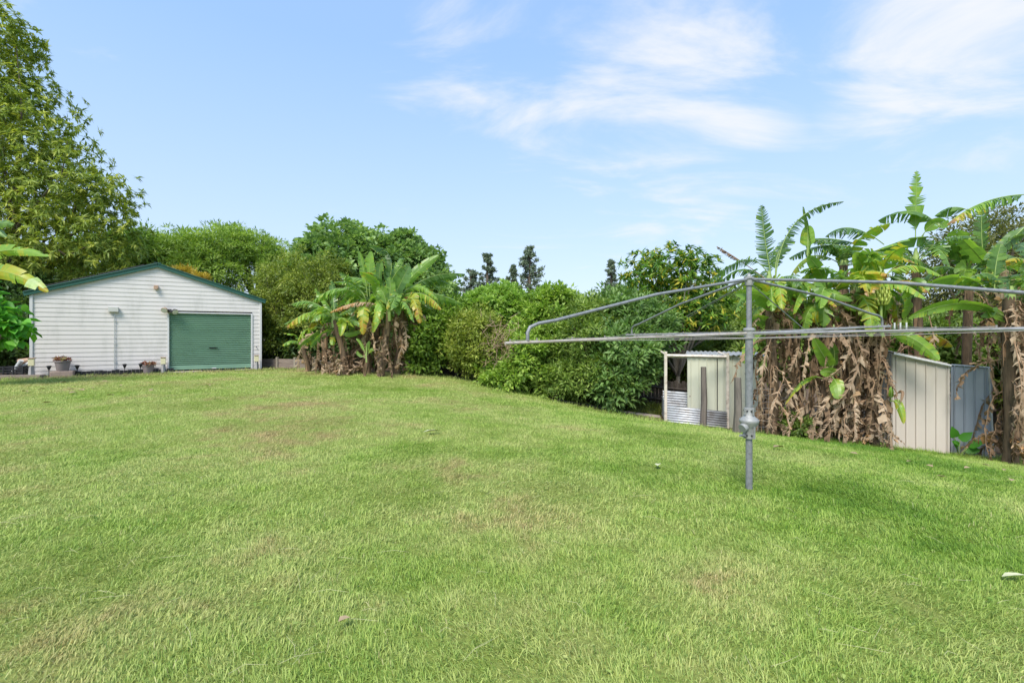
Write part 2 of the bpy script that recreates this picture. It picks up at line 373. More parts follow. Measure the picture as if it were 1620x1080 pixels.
sr=ramp(N,[(.3,rgb(.06,.042,.03)),(.55,rgb(.15,.105,.07)),(.8,rgb(.26,.18,.12))]); L.new(n3.outputs[0],sr.inputs[0])
mx=N.new('ShaderNodeMix'); mx.data_type='RGBA'; L.new(at.outputs['Fac'],mx.inputs[0]); L.new(dk.outputs[2],mx.inputs[6]); L.new(sr.outputs[0],mx.inputs[7]); L.new(mx.outputs[2],b.inputs['Base Color'])
bp=N.new('ShaderNodeBump'); bp.inputs['Strength'].default_value=.8; bp.inputs['Distance'].default_value=.03; L.new(n3.outputs[0],bp.inputs['Height']); L.new(bp.outputs[0],b.inputs['Normal'])
gr=npmesh('ground',np.stack([GX,GY,GZ],-1).reshape(-1,3),q,None,soil.ravel(),[M['ground']],smooth=True)
tag(gr,kind='structure')

m,nt,N,L=newmat('grass_blades'); M['grass']=m
out=N.new('ShaderNodeOutputMaterial'); b=N.new('ShaderNodeBsdfPrincipled'); t=N.new('ShaderNodeBsdfTranslucent'); ms=N.new('ShaderNodeMixShader'); ms.inputs[0].default_value=.3
r,_=grasscolor(N,L,None)
at=N.new('ShaderNodeAttribute'); at.attribute_name='v'
tint=ramp(N,[(0,rgb(.32,.45,.28)),(.28,rgb(.70,.82,.62)),(.5,rgb(1,1,1)),(.88,rgb(1.3,1.22,1.25))]); L.new(at.outputs['Fac'],tint.inputs[0])  # wide per-blade tint; its dark end paints in shadow between blades
mu=N.new('ShaderNodeMix'); mu.data_type='RGBA'; mu.blend_type='MULTIPLY'; mu.inputs[0].default_value=1; L.new(r.outputs[0],mu.inputs[6]); L.new(tint.outputs[0],mu.inputs[7])
st=N.new('ShaderNodeMapRange'); st.inputs[1].default_value=.9; st.inputs[2].default_value=1.0; st.inputs[3].default_value=0; st.inputs[4].default_value=.8; L.new(at.outputs['Fac'],st.inputs[0])
m2=N.new('ShaderNodeMix'); m2.data_type='RGBA'; L.new(st.outputs[0],m2.inputs[0]); L.new(mu.outputs[2],m2.inputs[6]); m2.inputs[7].default_value=rgb(.50,.44,.24)
L.new(m2.outputs[2],b.inputs['Base Color']); L.new(m2.outputs[2],t.inputs[0]); b.inputs['Roughness'].default_value=.5; b.inputs['Specular IOR Level'].default_value=.3
L.new(b.outputs[0],ms.inputs[1]); L.new(t.outputs[0],ms.inputs[2]); L.new(ms.outputs[0],out.inputs[0])

def grass_band(y0,y1,dens,wid,hgt,quad,seed):
    r=np.random.default_rng(seed)
    um=1.22
    area=um*(y1*y1-y0*y0)+2*1.2*(y1-y0); n=int(area*dens)
    Y=np.sqrt(r.random(n)*(y1*y1-y0*y0)+y0*y0); X=(r.random(n)*2-1)*(um*Y+1.0)
    bd=beyond(X,Y)+.25*nz(X,Y,3.1)
    keep=(bd<.15)|((bd<1.2)&(r.random(n)<.25))
    # keep off the shed's footprint
    sx=(X+14.9)*.843+(Y-15)*.538; sy=-(X+14.9)*.538+(Y-15)*.843
    keep&=~((sx>-.05)&(sx<6.4)&(sy>-.03))
    # clumping
    cl=nz(X,Y,9.0,1.3)+.6*nz(X,Y,23.,.4); keep&=(cl+r.normal(0,.5,n))>-.75
    X=X[keep];Y=Y[keep];cl=cl[keep];n=len(X)
    Z=gz(X,Y)+.012*nz(X,Y,2.3)-.004
    az=r.random(n)*2*np.pi
    # mown blades lie with a local lay
    az=np.where(r.random(n)<.5,az,1.2+2.5*nz(X,Y,1.1,2.)+r.normal(0,.5,n))
    lean=np.clip(r.normal(.95,.38,n),.1,1.5)
    h=hgt*(.5+.8*r.random(n))*np.clip(1+.55*cl,.35,2)*(1+1.3*np.clip(1+beyond(X,Y)/.35,0,1))
    lng=r.random(n)<.03; h[lng]*=1.7; lean[lng]=np.clip(lean[lng]+.3,0,1.52)
    dx=np.cos(az)*np.sin(lean);dy=np.sin(az)*np.sin(lean);dz=np.cos(lean)
    D=np.stack([dx,dy,dz],-1)
    B=np.stack([X,Y,Z],-1)
    sa=az+np.pi/2+r.normal(0,.6,n); S=np.stack([np.cos(sa),np.sin(sa),r.normal(0,.25,n)],-1)
    w=wid*(.6+.8*r.random(n))
    v=np.clip(.47+.30*r.normal(size=n)+.16*cl,0,.88); straw=r.random(n)<.022+.03*(cl<-.3); v[straw]=.93+.07*r.random(straw.sum())
    if quad:
        mid=B+D*(h*.55)[:,None]+np.array([0,0,1])*(h*.12)[:,None]
        tip=B+D*h[:,None]-np.array([0,0,1])*(h*.10)[:,None]; tip[:,2]=np.maximum(tip[:,2],Z+.006)
        V=np.stack([B-S*w[:,None]/2,B+S*w[:,None]/2,mid+S*w[:,None]*.42,mid-S*w[:,None]*.42,tip],1)
        k=np.arange(n)[:,None]*5
        return V.reshape(-1,3),k+np.array([[0,1,2,3]]),k+np.array([[3,2,4]]),np.repeat(v,5)
    tip=B+D*h[:,None]
    V=np.stack([B-S*w[:,None]/2,B+S*w[:,None]/2,tip],1); k=np.arange(n)[:,None]*3
    return V.reshape(-1,3),np.zeros((0,4),int),k+np.array([[0,1,2]]),np.repeat(v,3)
Vs=[];Qs=[];Ts=[];As=[];off=0
for a in [(1.5,3.4,14500,.0034,.040,True,1),(3.4,6,7800,.0046,.040,True,2),(6,10,3700,.0070,.042,False,3),(10,21,1450,.0115,.044,False,4)]:
    V,Q,T,A=grass_band(*a); Vs.append(V);Qs.append(Q+off);Ts.append(T+off);As.append(A);off+=len(V)
go=npmesh('grass',np.concatenate(Vs),np.concatenate(Qs),np.concatenate(Ts),np.concatenate(As),[M['grass']])
tag(go,'short mown green grass with straw blades covering the lawn','grass',kind='stuff')
print('grass verts',off)

r=np.random.default_rng(21); n=26000
X=(r.random(n)*2-1)*9; Y=1.6+7*r.random(n)**1.2; k_=(nz(X,Y,1.7,4.)+.7*nz(X,Y,6.,2.)+r.normal(0,.35,n))>.75
k_&=np.abs(X)<1.2*Y+.6; X=X[k_];Y=Y[k_]; n=len(X); az=r.random(n)*6.28
pos=np.stack([X,Y,gz(X,Y)+.02+.022*r.random(n)],-1); dr=nrm(np.stack([np.cos(az),np.sin(az),r.normal(.1,.2,n)],-1))
V,q,a=leaves(pos,dr,nrm(np.stack([r.normal(0,.3,n),r.normal(0,.3,n),np.ones(n)],-1)),np.full(n,.022)*(.6+.8*r.random(n)),np.full(n,.013),r.uniform(.1,.75,n),'round',.15)
o=npmesh('lawn_weeds',V,q,None,a,[M['grass']]); tag(o,'small round leaved weeds and clover mixed into the near lawn','weeds',kind='stuff')

# ------------------------------------------------------------------ big shed
SO=Vector((-14.9,15.0,CAMZ-1.27)); ang=math.atan2(.538,.843)
WID,EH,RH=6.32,2.60,3.68
shed=empty('metal_shed',SO,'white clad gable shed with green roof trim and green roller door','shed',rz=ang)
dx0,dx1,dh=3.49,6.0,2.05
def roofz(x): return EH+(RH-EH)*(1-abs(x-WID/2)/(WID/2))
def siding(mb):
    pitch=.142; z=0.0; k=0
    while z<RH-.03:
        z1=min(z+pitch,RH-.02)
        # profile within a plank: leaning face then a lip
        prof=[(z,-.010),(z+.012,-.012),(z1-.03,-.004),(z1-.012,0.0),(z1,-.0)]
        spans=[(0.0,WID)]
        if z<dh-.02: spans=[(0.0,dx0-.05),(dx1+.05,WID)]
        for (a,b_) in spans:
            rows=[]
            for (zz,yy) in prof:
                zz=min(zz,RH-.01)
                if zz>EH:
                    hw=(RH-zz)/(RH-EH)*WID/2; xa,xb=WID/2-hw,WID/2+hw
                else: xa,xb=a,b_
                rows.append(((xa,yy,zz),(xb,yy,zz)))
            vs=[p for r_ in rows for p in r_]
            fs=[(i*2,i*2+1,i*2+3,i*2+2) for i in range(len(rows)-1)]
            mb.add(vs,fs)
            # lip closing to the next plank
        z=z1
        for (a,b_) in ([(0,WID)] if z1>=dh-.02 else [(0.0,dx0-.05),(dx1+.05,WID)]):
            if z1>EH:
                hw=(RH-z1)/(RH-EH)*WID/2; a,b_=WID/2-hw,WID/2+hw
            if b_>a: mb.add([(a,0,z1-.0005),(b_,0,z1-.0005),(b_,-.010,z1),(a,-.010,z1)],[(0,3,2,1)])
mb=MB(); siding(mb); mb.build('front_wall',M['siding'],shed)
mb=MB()
DEP=7.5
mb.box((-.0+.02,DEP/2+.06,EH/2),(.04,DEP-.1,EH)); mb.build('side_wall',M['siding'],shed)
mb=MB(); mb.box((WID-.02,DEP/2+.06,EH/2),(.04,DEP-.1,EH)); mb.build('side_wall',M['siding'],shed)
mb=MB(); mb.add([(0.05,DEP,0),(WID-.05,DEP,0),(WID-.05,DEP,EH),(WID/2,DEP,RH),(0.05,DEP,EH)],[(0,1,2,3,4)]); mb.build('rear_wall',M['siding'],shed)
for x in (-.005,WID+.005):
    mb=MB(); mb.box((x,-.02,EH/2-.02),(.075,.05,EH)); mb.build('corner_trim',M['trim_white'],shed,bevel=.006)
# roof: two corrugated slopes, barge boards
sl=math.atan2(RH-EH,WID/2)
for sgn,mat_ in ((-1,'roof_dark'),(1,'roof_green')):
    mb=MB(); n=60; vs=[]
    for i in range(n+1):
        y=-.10+(DEP+.2)*i/n; hh=.012*math.sin(i*math.pi*.9)
        for s_ in (0,1):
            x=WID/2+sgn*(WID/2+.16)*s_; z=RH+.075-(RH-EH)/(WID/2)*(WID/2+.16)*s_+hh
            vs.append((x,y,z))
    mb.add(vs,[(i*2,i*2+1,i*2+3,i*2+2) for i in range(n)])
    o=mb.build('roof',M[mat_],shed)
    sd=o.modifiers.new('s','SOLIDIFY'); sd.thickness=.02
    L_=math.hypot(WID/2+.17,(RH-EH)/(WID/2)*(WID/2+.17))
    cx=WID/2+sgn*(WID/2+.17)/2; cz=RH-.0-(RH-EH)/(WID/2)*(WID/2+.17)/2
    mb=MB(); mb.box((cx,-.07,cz-.01),(L_,.045,.13),Matrix.Rotation(sgn*sl,3,'Y'))
    mb.box((cx,-.085,cz+.055),(L_,.06,.03),Matrix.Rotation(sgn*sl,3,'Y'))
    mb.build('barge_board',M['roof_green'],shed,bevel=.006)
# black slabs on left slope seen over the barge
mb=MB()
for i in range(4):
    t=.12+.205*i
    cx=WID/2-(WID/2)*(t+.09); cz=RH+.125-(RH-EH)*(t+.09)
    mb.box((cx,1.2,cz),(.60,2.2,.04),Matrix.Rotation(-sl,3,'Y'))
mb.build('solar_panel',M['roof_dark'],shed,bevel=.005)
mb=MB(); mb.box((WID/2,DEP/2,RH+.08),(.2,DEP+.2,.02)); mb.build('ridge_cap',M['roof_green'],shed,bevel=.01)
# roller door
mb=MB(); nr=27; rows=[]
for i in range(nr*6+1):
    z=.04+.16+(dh-.2)*i/(nr*6); ph=i/6*2*math.pi
    y=.05+.03*(math.copysign(abs(math.sin(ph/1))**.7,math.sin(ph)))
    rows.append((z,y))
vs=[];
for z,y in rows: vs+=[(dx0,y,z),(dx1,y,z)]
mb.add(vs,[(i*2,i*2+1,i*2+3,i*2+2) for i in range(len(rows)-1)])
door=mb.build('roller_door',M['door_green'],shed,smooth=True)
mb=MB(); mb.box(((dx0+dx1)/2,.045,.125),(dx1-dx0,.04,.15)); mb.build('bottom_rail',M['door_green'],door,bevel=.006)
mb=MB(); mb.box((dx0+1.28,.022,.80),(.22,.03,.028)); mb.box((dx0+1.42,.02,.80),(.05,.04,.02)); mb.build('handle',M['black'],door,bevel=.004)
mb=MB(); mb.box((dx0+1.33,.02,.07),(.14,.03,.03)); mb.build('lift_handle',M['trim_white'],door,bevel=.004)
for x in (dx0-.03,dx1+.03):
    mb=MB(); mb.box((x,.005,dh/2+.0),(.055,.09,dh)); mb.build('door_frame',M['trim_white'],shed,bevel=.005)
mb=MB(); mb.box(((dx0+dx1)/2,.01,dh+.012),(dx1-dx0+.11,.08,.045)); mb.build('door_frame',M['trim_white'],shed,bevel=.005)
mb=MB(); mb.box(((dx0+dx1)/2,.55,1.1),(dx1-dx0+.6,.8,2.6)); mb.v=[(x,y+.1,z-.15) for x,y,z in mb.v]; mb.build('door_housing',M['black'],shed)
mb=MB(); mb.box((WID/2,DEP/2,-.14),(WID+.06,DEP+.12,.26)); mb.build('slab',M['concrete'],shed,bevel=.01)
mb=MB(); mb.box(((dx0+dx1)/2,-.12,-.10),(dx1-dx0+.1,.36,.2)); mb.build('doorstep',M['concrete'],shed,bevel=.02)
# service box and conduit
mb=MB(); mb.box((1.98,-.075,2.12),(.27,.1,.17)); bx=mb.build('meter_box',M['grey_box'],shed,bevel=.012)
mb=MB(); mb.tube([(2.0,-.045,2.03),(2.0,-.045,.02)],.013,8); 
for z in (1.75,1.0,.4): mb.box((2.01,-.045,z),(.06,.03,.02))
mb.build('conduit',M['pvc'],shed,smooth=True)
mb=MB(); mb.box((3.12,-.06,2.92),(.13,.09,.12)); mb.box((3.12,-.11,2.86),(.08,.07,.06)); mb.build('motion_sensor',M['tan'],shed,bevel=.01)
fl=MB(); fl.box((3.49,-.06,2.12),(.12,.08,.1)); fl.tube([(3.49,-.1,2.12),(3.49,-.14,2.13),(3.60,-.18,2.06)],.028,8)
fo=fl.build('floodlight',M['black'],shed,smooth=True)
for dx,dz,m_ in ((-.13,0,'glass'),(.17,-.05,'black')):
    h=MB(); h.lathe([(.03,.12),(.065,.08),(.1,.0),(.102,-.02)],16); o=h.build('lamp_head',M['tan'] if dx<0 else M['black'],fo,smooth=True); o.location=(3.49+dx,-.19,2.13+dz); o.rotation_euler=(R(-55),0,R(-20 if dx<0 else 25))
    g_=MB(); g_.lathe([(.001,-.02),(.092,-.021),(.092,-.027),(.001,-.029)],16); o2=g_.build('lens',M['glass'],o,smooth=True)
mb=MB(); mb.tube([(6.18,-.028,.82),(6.18,-.05,.82)],.018,8); mb.build('lock',M['black'],shed)

def shedpt(x,y,z=0):
    v=Matrix.Rotation(ang,3,'Z')@Vector((x,y,0))+SO
    return Vector((v.x,v.y,(gzs(v.x,v.y) if z is None else SO.z+z)))
# doormat
p=shedpt(4.95,-.30,None)
mb=MB(); mb.box((0,0,.015),(1.0,.36,.02)); o=mb.build('doormat',M['black'],bevel=.006); o.location=(p.x,p.y,SO.z+.0); o.rotation_euler=(0,0,ang); tag(o,'thin black mat lying on the grass before the green roller door','mat')
# edging board along the base
mb=MB()
for i in range(26):
    x=.95+i*.105
    mb.box((x,-.22+.008*math.sin(i*2.1),+.02+.01*math.sin(i*1.3)),(.1,.035,.20+.012*math.sin(i*1.9)))
for x in (1.45,2.5): mb.box((x,-.25,.03),(.03,.03,.2))
o=mb.build('garden_edging',M['black'],bevel=.004); o.location=SO; o.rotation_euler=(0,0,ang); tag(o,'black plastic garden edging along the foot of the white shed wall','garden edging')

# stumps by the shed: grey foot, cream top
def stump(px, x, y, label, hgt=.5):
    p=shedpt(x,y,None)
    r_=empty('bollard',p,label,'bollard','short bollards standing along the front of the shed',rz=ang)
    mb=MB(); mb.tube([(0,0,-.05),(0,0,.04),(0,0,hgt*.62)],[.10,.085,.06],4); mb.build('post',M['stump_grey'],r_,bevel=.01)
    mb=MB(); mb.box((0,0,hgt*.62+.11),(.14,.1,.22)); mb.build('lantern_box',M['cream'],r_,bevel=.01)
    mb=MB(); mb.box((0,0,hgt*.62+.235),(.17,.13,.025)); mb.build('cap',M['tan'],r_,bevel=.005)
stump(0,.06,-.3,'short grey bollard with cream top at the left corner of the shed',.55)
stump(0,3.33,-.22,'short bollard with cream top beside the left edge of the green roller door',.46)
stump(0,6.17,-.25,'short bollard with cream top between the roller door and the right corner of the shed',.46)
# pots
def rosette_pot(x,y,label,sc,block=False,rx=0):
    p=shedpt(x,y,None)
    if block:
        mb=MB(); mb.box((0,0,.06),(.55,.3,.2)); o=mb.build('paving_block',M['brick'],bevel=.02); o.location=p; o.rotation_euler=(0,0,ang); tag(o,'brown block under the left potted plant by the shed','block')
        p=p+Vector((0,0,.16))
    r_=empty('potted_plant',p,label,'potted plant','clay pots standing against the shed wall')
    mb=MB(); mb.lathe([(.13*sc,0),(.135*sc,.01),(.185*sc,.27*sc),(.205*sc,.275*sc),(.205*sc,.31*sc),(.185*sc,.31*sc),(.18*sc,.28*sc),(.05*sc,.275*sc)],28); mb.build('pot',M['pot'],r_,smooth=True)
    V,q,a,C=scatter([(0,0,.34*sc,.18*sc,.18*sc,.06*sc)],26,12,.10*sc,.035*sc,.03,shape='lance',mode='whorl',seed=int(x*10)+3,inner=.1)
    npmesh('rosettes',V,q,None,a,[M['rosette']],r_)
rosette_pot(.78,-.35,'grey pot of reddish succulents on a brown block near the left shed corner',1.05,True)
rosette_pot(2.92,-.28,'grey tapered pot of reddish succulents beside the bollard left of the roller door',.92)
# solar lights
sl_p=None
for i,(x,l) in enumerate([(.46,'black solar stake light between the corner bollard and the left pot'),(1.12,'black solar stake light just right of the left pot'),(2.3,'black solar stake light in the middle of the blank shed wall near the conduit'),(2.72,'black solar stake light just left of the right pot')]):
    z0=.0
    p=shedpt(x,-.33,None)
    r_=empty('solar_light',p,l,'solar light','stake lights in a line before the shed')
    mb=MB(); mb.tube([(0,0,-.05),(0,0,.22)],.011,6); mb.build('stake',M['black'],r_)
    mb=MB(); mb.lathe([(.02,.2),(.028,.22),(.052,.29),(.05,.3)],10); mb.build('lens',M['black'],r_,smooth=True)
    mb=MB(); mb.lathe([(.075,.30),(.08,.31),(.06,.33),(.02,.34)],12); mb.build('cap',M['black'],r_,smooth=True)
# junk at the left of the shed
p=gpix(14,598)
r_=empty('pipe_offcut',P(28,580,15.2),'pale grey pipe leaning steeply left of the shed corner','pipe'); mb=MB(); mb.tube([(-.12,0,-.15),(.12,0,.2)],.06,12); mb.build('tube',M['pvc'],r_,smooth=True)
r_=empty('pipe_offcut',P(41,578,15.3),'pale grey elbow pipe lying against the shed corner','pipe'); mb=MB(); mb.tube([(-.22,0,-.04),(-.05,0,.0),(.12,.05,.1)],.055,12); mb.build('tube',M['pvc'],r_,smooth=True)
r_=empty('log',P(40,571,15.7),'short tan log lying on the junk heap left of the shed','log'); mb=MB(); mb.tube([(-.2,0,-.02),(.25,.1,.05)],[.09,.08],10); mb.build('wood',M['tan'],r_,smooth=True)
r_=empty('black_crate',ground_at(24,15.0)+Vector((0,0,0)),'black plastic crate on the ground left of the shed corner','crate')
mb=MB()
for z in (.05,.13,.21,.29): 
    mb.box((0,-.2,z),(.9,.02,.04)); mb.box((0,.2,z),(.9,.02,.04)); mb.box((-.45,0,z),(.02,.4,.04)); mb.box((.45,0,z),(.02,.4,.04))
for x in (-.44,-.15,.15,.44):
    for y in (-.205,.205): mb.box((x,y,.17),(.04,.03,.3))
mb.build('basket',M['black'],r_)
mb=MB(); mb.box((0,0,.03),(1.3,.25,.09)); o=mb.build('timber_edge',M['sleeper'],bevel=.01); o.location=ground_at(28,14.6); o.rotation_euler=(0,0,.2); tag(o,'low brown timber edge on the ground left of the shed','timber')
mb=MB(); 
for z in (.0,): mb.tube([(-1.6,0,2.05),(0.2,0,2.05)],.03,8); mb.tube([(-1.3,0,2.05),(-1.3,0,-.1)],.03,8)
o=mb.build('rail',M['trim_white'],None,smooth=True); o.location=shedpt(-.1,3,0); tag(o,'thin white rail beside the rear left of the shed','rail')

# ------------------------------------------------------------------ rotary clothesline
pb0=P(1185,772,4.5); pb0.z=gzs(pb0.x,pb0.y)
cl=empty('rotary_clothesline',pb0,'grey galvanised rotary clothesline standing on the lawn','clothesline')
hubz=P(1185,527,4.5).z-pb0.z; topz=P(1185,443,4.5).z-pb0.z
def cyl(name,z0,z1,r,mat='galv',n=20): 
    mb=MB(); mb.tube([(0,0,z0),(0,0,z1)],r*.87,n); return mb.build(name,M[mat],cl,smooth=True)
cyl('lower_pole',-.2,.70,.034); 
zg=P(1185,690,4.5).z-pb0.z
GS=.80
cyl('upper_pole',.55,hubz-.02,.038)
cyl('mast',hubz-.04,topz,.027)
mb=MB(); mb.lathe([(.045,hubz-.05),(.045,hubz+.02),(.052,hubz+.025),(.052,hubz+.04),(.036,hubz+.05)],20); mb.build('collar',M['cast'],cl,smooth=True)
mb=MB(); mb.lathe([(.034,topz-.05),(.036,topz-.03),(.036,topz+.01),(.045,topz+.012),(.045,topz+.028),(.02,topz+.035),(.012,topz+.06)],20); cap_=mb.build('top_cap',M['cast'],cl,smooth=True)
# gear housing
mb=MB()
mb.lathe([(.041,zg-.02),(.058,zg-.02),(.060,zg+.075),(.072,zg+.11),(.105,zg+.165),(.108,zg+.185),(.104,zg+.20),(.072,zg+.225),(.052,zg+.25),(.050,zg+.33),(.041,zg+.335)],32)
for a_ in (0,90,180,270):
    c,s=math.cos(R(a_+20)),math.sin(R(a_+20)); mb.box((.068*c,.068*s,zg+.06),(.03,.018,.15),Matrix.Rotation(R(a_+20),3,'Z')); mb.box((.056*c,.056*s,zg+.29),(.026,.018,.075),Matrix.Rotation(R(a_+20),3,'Z'))
mb.v=[(x*GS,y*GS,zg+(z-zg)*GS) for x,y,z in mb.v]; gb=mb.build('gear_housing',M['cast'],cl,smooth=True)
for a_ in range(0,360,45):
    for z in (zg+.02,zg+.30):
        mb=MB()
        c,s=math.cos(R(a_)),math.sin(R(a_)); r0=.058 if z<zg+.2 else .05
        mb.tube([(r0*c,r0*s,z),((r0+.012)*c,(r0+.012)*s,z)],.009,6); mb.v=[(x*GS,y*GS,zg+(z-zg)*GS) for x,y,z in mb.v]; mb.build('bolt',M['black'],gb)
mb=MB(); mb.tube([(-.06,-.03,zg+.12),(-.105,-.05,zg+.10)],.05,14); mb.v=[(x*GS,y*GS,zg+(z-zg)*GS) for x,y,z in mb.v]; mb.build('crank_gear',M['cast'],gb,smooth=True)
mb=MB(); mb.tube([(-.09,-.06,zg+.02),(-.14,-.09,zg+.03),(-.15,-.1,zg+.03)],[.012,.012,.014],8); mb.tube([(-.04,-.03,zg-.0),(-.13,-.08,zg+.035)],.010,8); mb.v=[(x*GS,y*GS,zg+(z-zg)*GS) for x,y,z in mb.v]; mb.build('crank_handle',M['galv'],gb,smooth=True)
# arms: (direction x, direction y) in metres at the brace foot, tip height
def at45(px,py,D):
    p=P(px,py,D)-pb0; return p
d=4.5
A_=dict(A=((-2.095,-1.12),-.0),B=((-.52,2.30),0),C=((2.095,1.12),0),D=((1.125,-2.097),0))
tipy={'A':543,'B':530,'C':516,'D':519}
armend={}
for k,((ax,ay),_) in A_.items():
    ext=1.0+.075
    tx,ty=ax*ext,ay*ext; Dt=pb0.y+ty
    zt=CAMZ-(tipy[k]-HY)/F*Dt-pb0.z if k!='D' else hubz+.027
    h0=Vector((0.03*ax/2.4,.03*ay/2.4,hubz)); tip=Vector((tx,ty,zt)); armend[k]=(h0,tip)
    mb=MB(); mb.tube([h0,h0.lerp(tip,.5),tip],.0108,12)
    a=mb.build('line_arm',M['galv_arm'] if k!='A' else M['white_tube'],cl,smooth=True)
    for f_ in (.42,.54,.66,.78,.90,.985):
        q_=h0.lerp(tip,f_); mb=MB(); mb.tube([q_+Vector((0,0,.01)),q_+Vector((0,0,.028))],.005,6); mb.build('wire_hook',M['wire'],a,smooth=True)
    foot=h0.lerp(tip,1/ext); foot.z+=.012
    top=Vector((.03*ax/2.4,.03*ay/2.4,topz+.005))
    elbow=foot+Vector((0,0,.10)); e2=elbow+(top-elbow).normalized()*.09
    elb=[foot,foot+Vector((0,0,.055)),elbow.lerp(foot,.1)+(top-elbow).normalized()*.02,e2+Vector((0,0,.004)),e2+(top-elbow)*.06]
    sag=e2.lerp(top,.5)+Vector((0,0,.035))
    mb=MB(); mb.tube(elb+[sag,top],.0128,12); mb.build('brace',M['galv'],cl,smooth=True)
for i_,(f_,l_) in enumerate(((.36,'a'),(.52,'b'),(.56,'c'))):
    q_=armend['C'][0].lerp(armend['C'][1],.90).lerp(armend['D'][0].lerp(armend['D'][1],.90),.12+.04*i_)+Vector((0,0,.012))
    mb=MB(); mb.box(q_,(.012,.009,.065)); mb.build('clothes_peg',M['trim_white'],None).location=pb0
    tag(col.objects[-1] if False else bpy.data.objects[sorted(o_.name for o_ in bpy.data.objects if o_.name.startswith('clothes_peg'))[-1]],'small white peg clipped on the outer line of the clothesline','peg','white pegs on the line')
# thin stays from cap to inner arms, pairs
for k,(px,py,D) in {'a':(1086,500,6.2),'b':(1275,523,5.4)}.items():
    mb=MB()
    for dz in (0,.02):
        e=P(px,py,D)-pb0; mb.tube([(0,0,topz-.02),e+Vector((dz,0,-dz))],.005,6)
    mb.build('stay',M['galv'],cl,smooth=True)
# wires: rings between the arms
order=['A','B','C','D']
wm=MB(); 
for wi,f_ in enumerate((.42,.54,.66,.80,.985)):
    pts=[armend[k][0].lerp(armend[k][1],f_)+Vector((0,0,.018)) for k in order]
    mb=MB()
    for i in range(4):
        a,b_=pts[i],pts[(i+1)%4]; sg=.008+.045*((wi*7+i*3)%5)/5
        ps=[a.lerp(b_,t/8)-Vector((0,0,sg*4*(t/8)*(1-t/8))) for t in range(9)]
        mb.tube(ps,.0018,6)
    mb.build('wire',M['wire'],cl,smooth=True)

# ------------------------------------------------------------------ small sheds, right
def ribbed_wall(mb, a, b_, z0a, z0b, z1a, z1b, pitch=.16, rib=.012, fine=True, mi=0):
    """vertical ribbed sheet between ground points a and b_ (2-D)"""
    a=Vector(a).to_3d(); b_=Vector(b_).to_3d(); L_=(b_-a).length; n_=Vector(((b_-a).y,-(b_-a).x,0)).normalized()
    xs=[0]; ys=[0]
    x=0
    while x<L_:
        for dx,h in ((pitch*.30,0),(pitch*.36,rib),(pitch*.42,rib),(pitch*.48,0),(pitch*.93,0)):
            if x+dx<L_: xs.append(x+dx); ys.append(h)
        x+=pitch
    xs.append(L_); ys.append(0)
    vs=[]
    for x,h in zip(xs,ys):
        t=x/L_; p=a.lerp(b_,t)+n_*h
        vs+=[(p.x,p.y,z0a+(z0b-z0a)*t),(p.x,p.y,z1a+(z1b-z1a)*t)]
    mb.add(vs,[(i*2,i*2+2,i*2+3,i*2+1) for i in range(len(xs)-1)],mi)
def corrug(mb,p0,p1,h,n,amp=.011):
    """horizontal-rib corrugated sheet, height h, standing between two points"""
    p0=Vector(p0);p1=Vector(p1); nn=Vector(((p1-p0).y,-(p1-p0).x,0)).normalized(); vs=[]
    m_=n*6
    for i in range(m_+1):
        o_=nn*amp*math.sin(2*math.pi*i/6); z=Vector((0,0,h*i/m_))
        vs+=[p0+z+o_,p1+z+o_]
    mb.add(vs,[(i*2,i*2+1,i*2+3,i*2+2) for i in range(m_)])
# beige shed  x 1415..1500
b0=P(1412,706,10.15); b1=P(1500,719,9.7)
z0=gzs(b0.x,b0.y)-.03; z1=gzs(b1.x,b1.y)-.03
bs=empty('garden_shed',Vector((b0.x,b0.y,z0)),'beige ribbed metal garden shed behind the banana trunks','garden shed')
T=Vector((b0.x,b0.y,z0))
def loc(p): return Vector(p)-T
zt0=P(1412,558,10.15).z; zt1=P(1500,577,9.7).z
inner=Vector((-.75,1.7,0)) ; 
mb=MB(); ribbed_wall(mb,(0,0),((b1-b0).x,(b1-b0).y),0,z1-z0,zt0-z0,zt1-z0,.16,.02); mb.build('wall',M['shed_beige'],bs)
e=(b1-b0); mb=MB(); ribbed_wall(mb,(e.x,e.y),(e.x+.6,e.y+1.6),z1-z0,z1-z0-.2,zt1-z0,zt1-z0,.20); mb.build('wall',M['shed_beige'],bs); mb=MB(); ribbed_wall(mb,(.6,1.6),(0,0),0,0,zt0-z0,zt0-z0,.2); mb.build('wall',M['shed_beige'],bs)
mb=MB(); 
w0=Vector((0,0,zt0-z0)); w1=Vector((e.x,e.y,zt1-z0)); bk=Vector((.6,1.6,.06)); ov=Vector((-.02,-.05,0))
n_=14; vs=[]
for i in range(n_*4+1):
    t=i/(n_*4); p=w0.lerp(w1,t*1.04-.02)+ov+Vector((0,0,.02+.012*math.sin(i*math.pi/2))); vs+=[p,p+bk]
mb.add(vs,[(i*2,i*2+2,i*2+3,i*2+1) for i in range(n_*4)]); o=mb.build('roof',M['shed_beige'],bs); sd=o.modifiers.new('s','SOLIDIFY'); sd.thickness=.01
mb=MB(); mb.tube([w0+ov*1.2+Vector((0,0,-.02)),w1+ov*1.2+Vector((.03,0,-.02))],.028,4); mb.build('gutter_trim',M['trim_white'],bs)
mb=MB(); mb.tube([Vector((e.x+.005,e.y-.012,z1-z0)),Vector((e.x+.005,e.y-.012,zt1-z0-.02))],.018,4); mb.build('corner_trim',M['shed_beige'],bs)
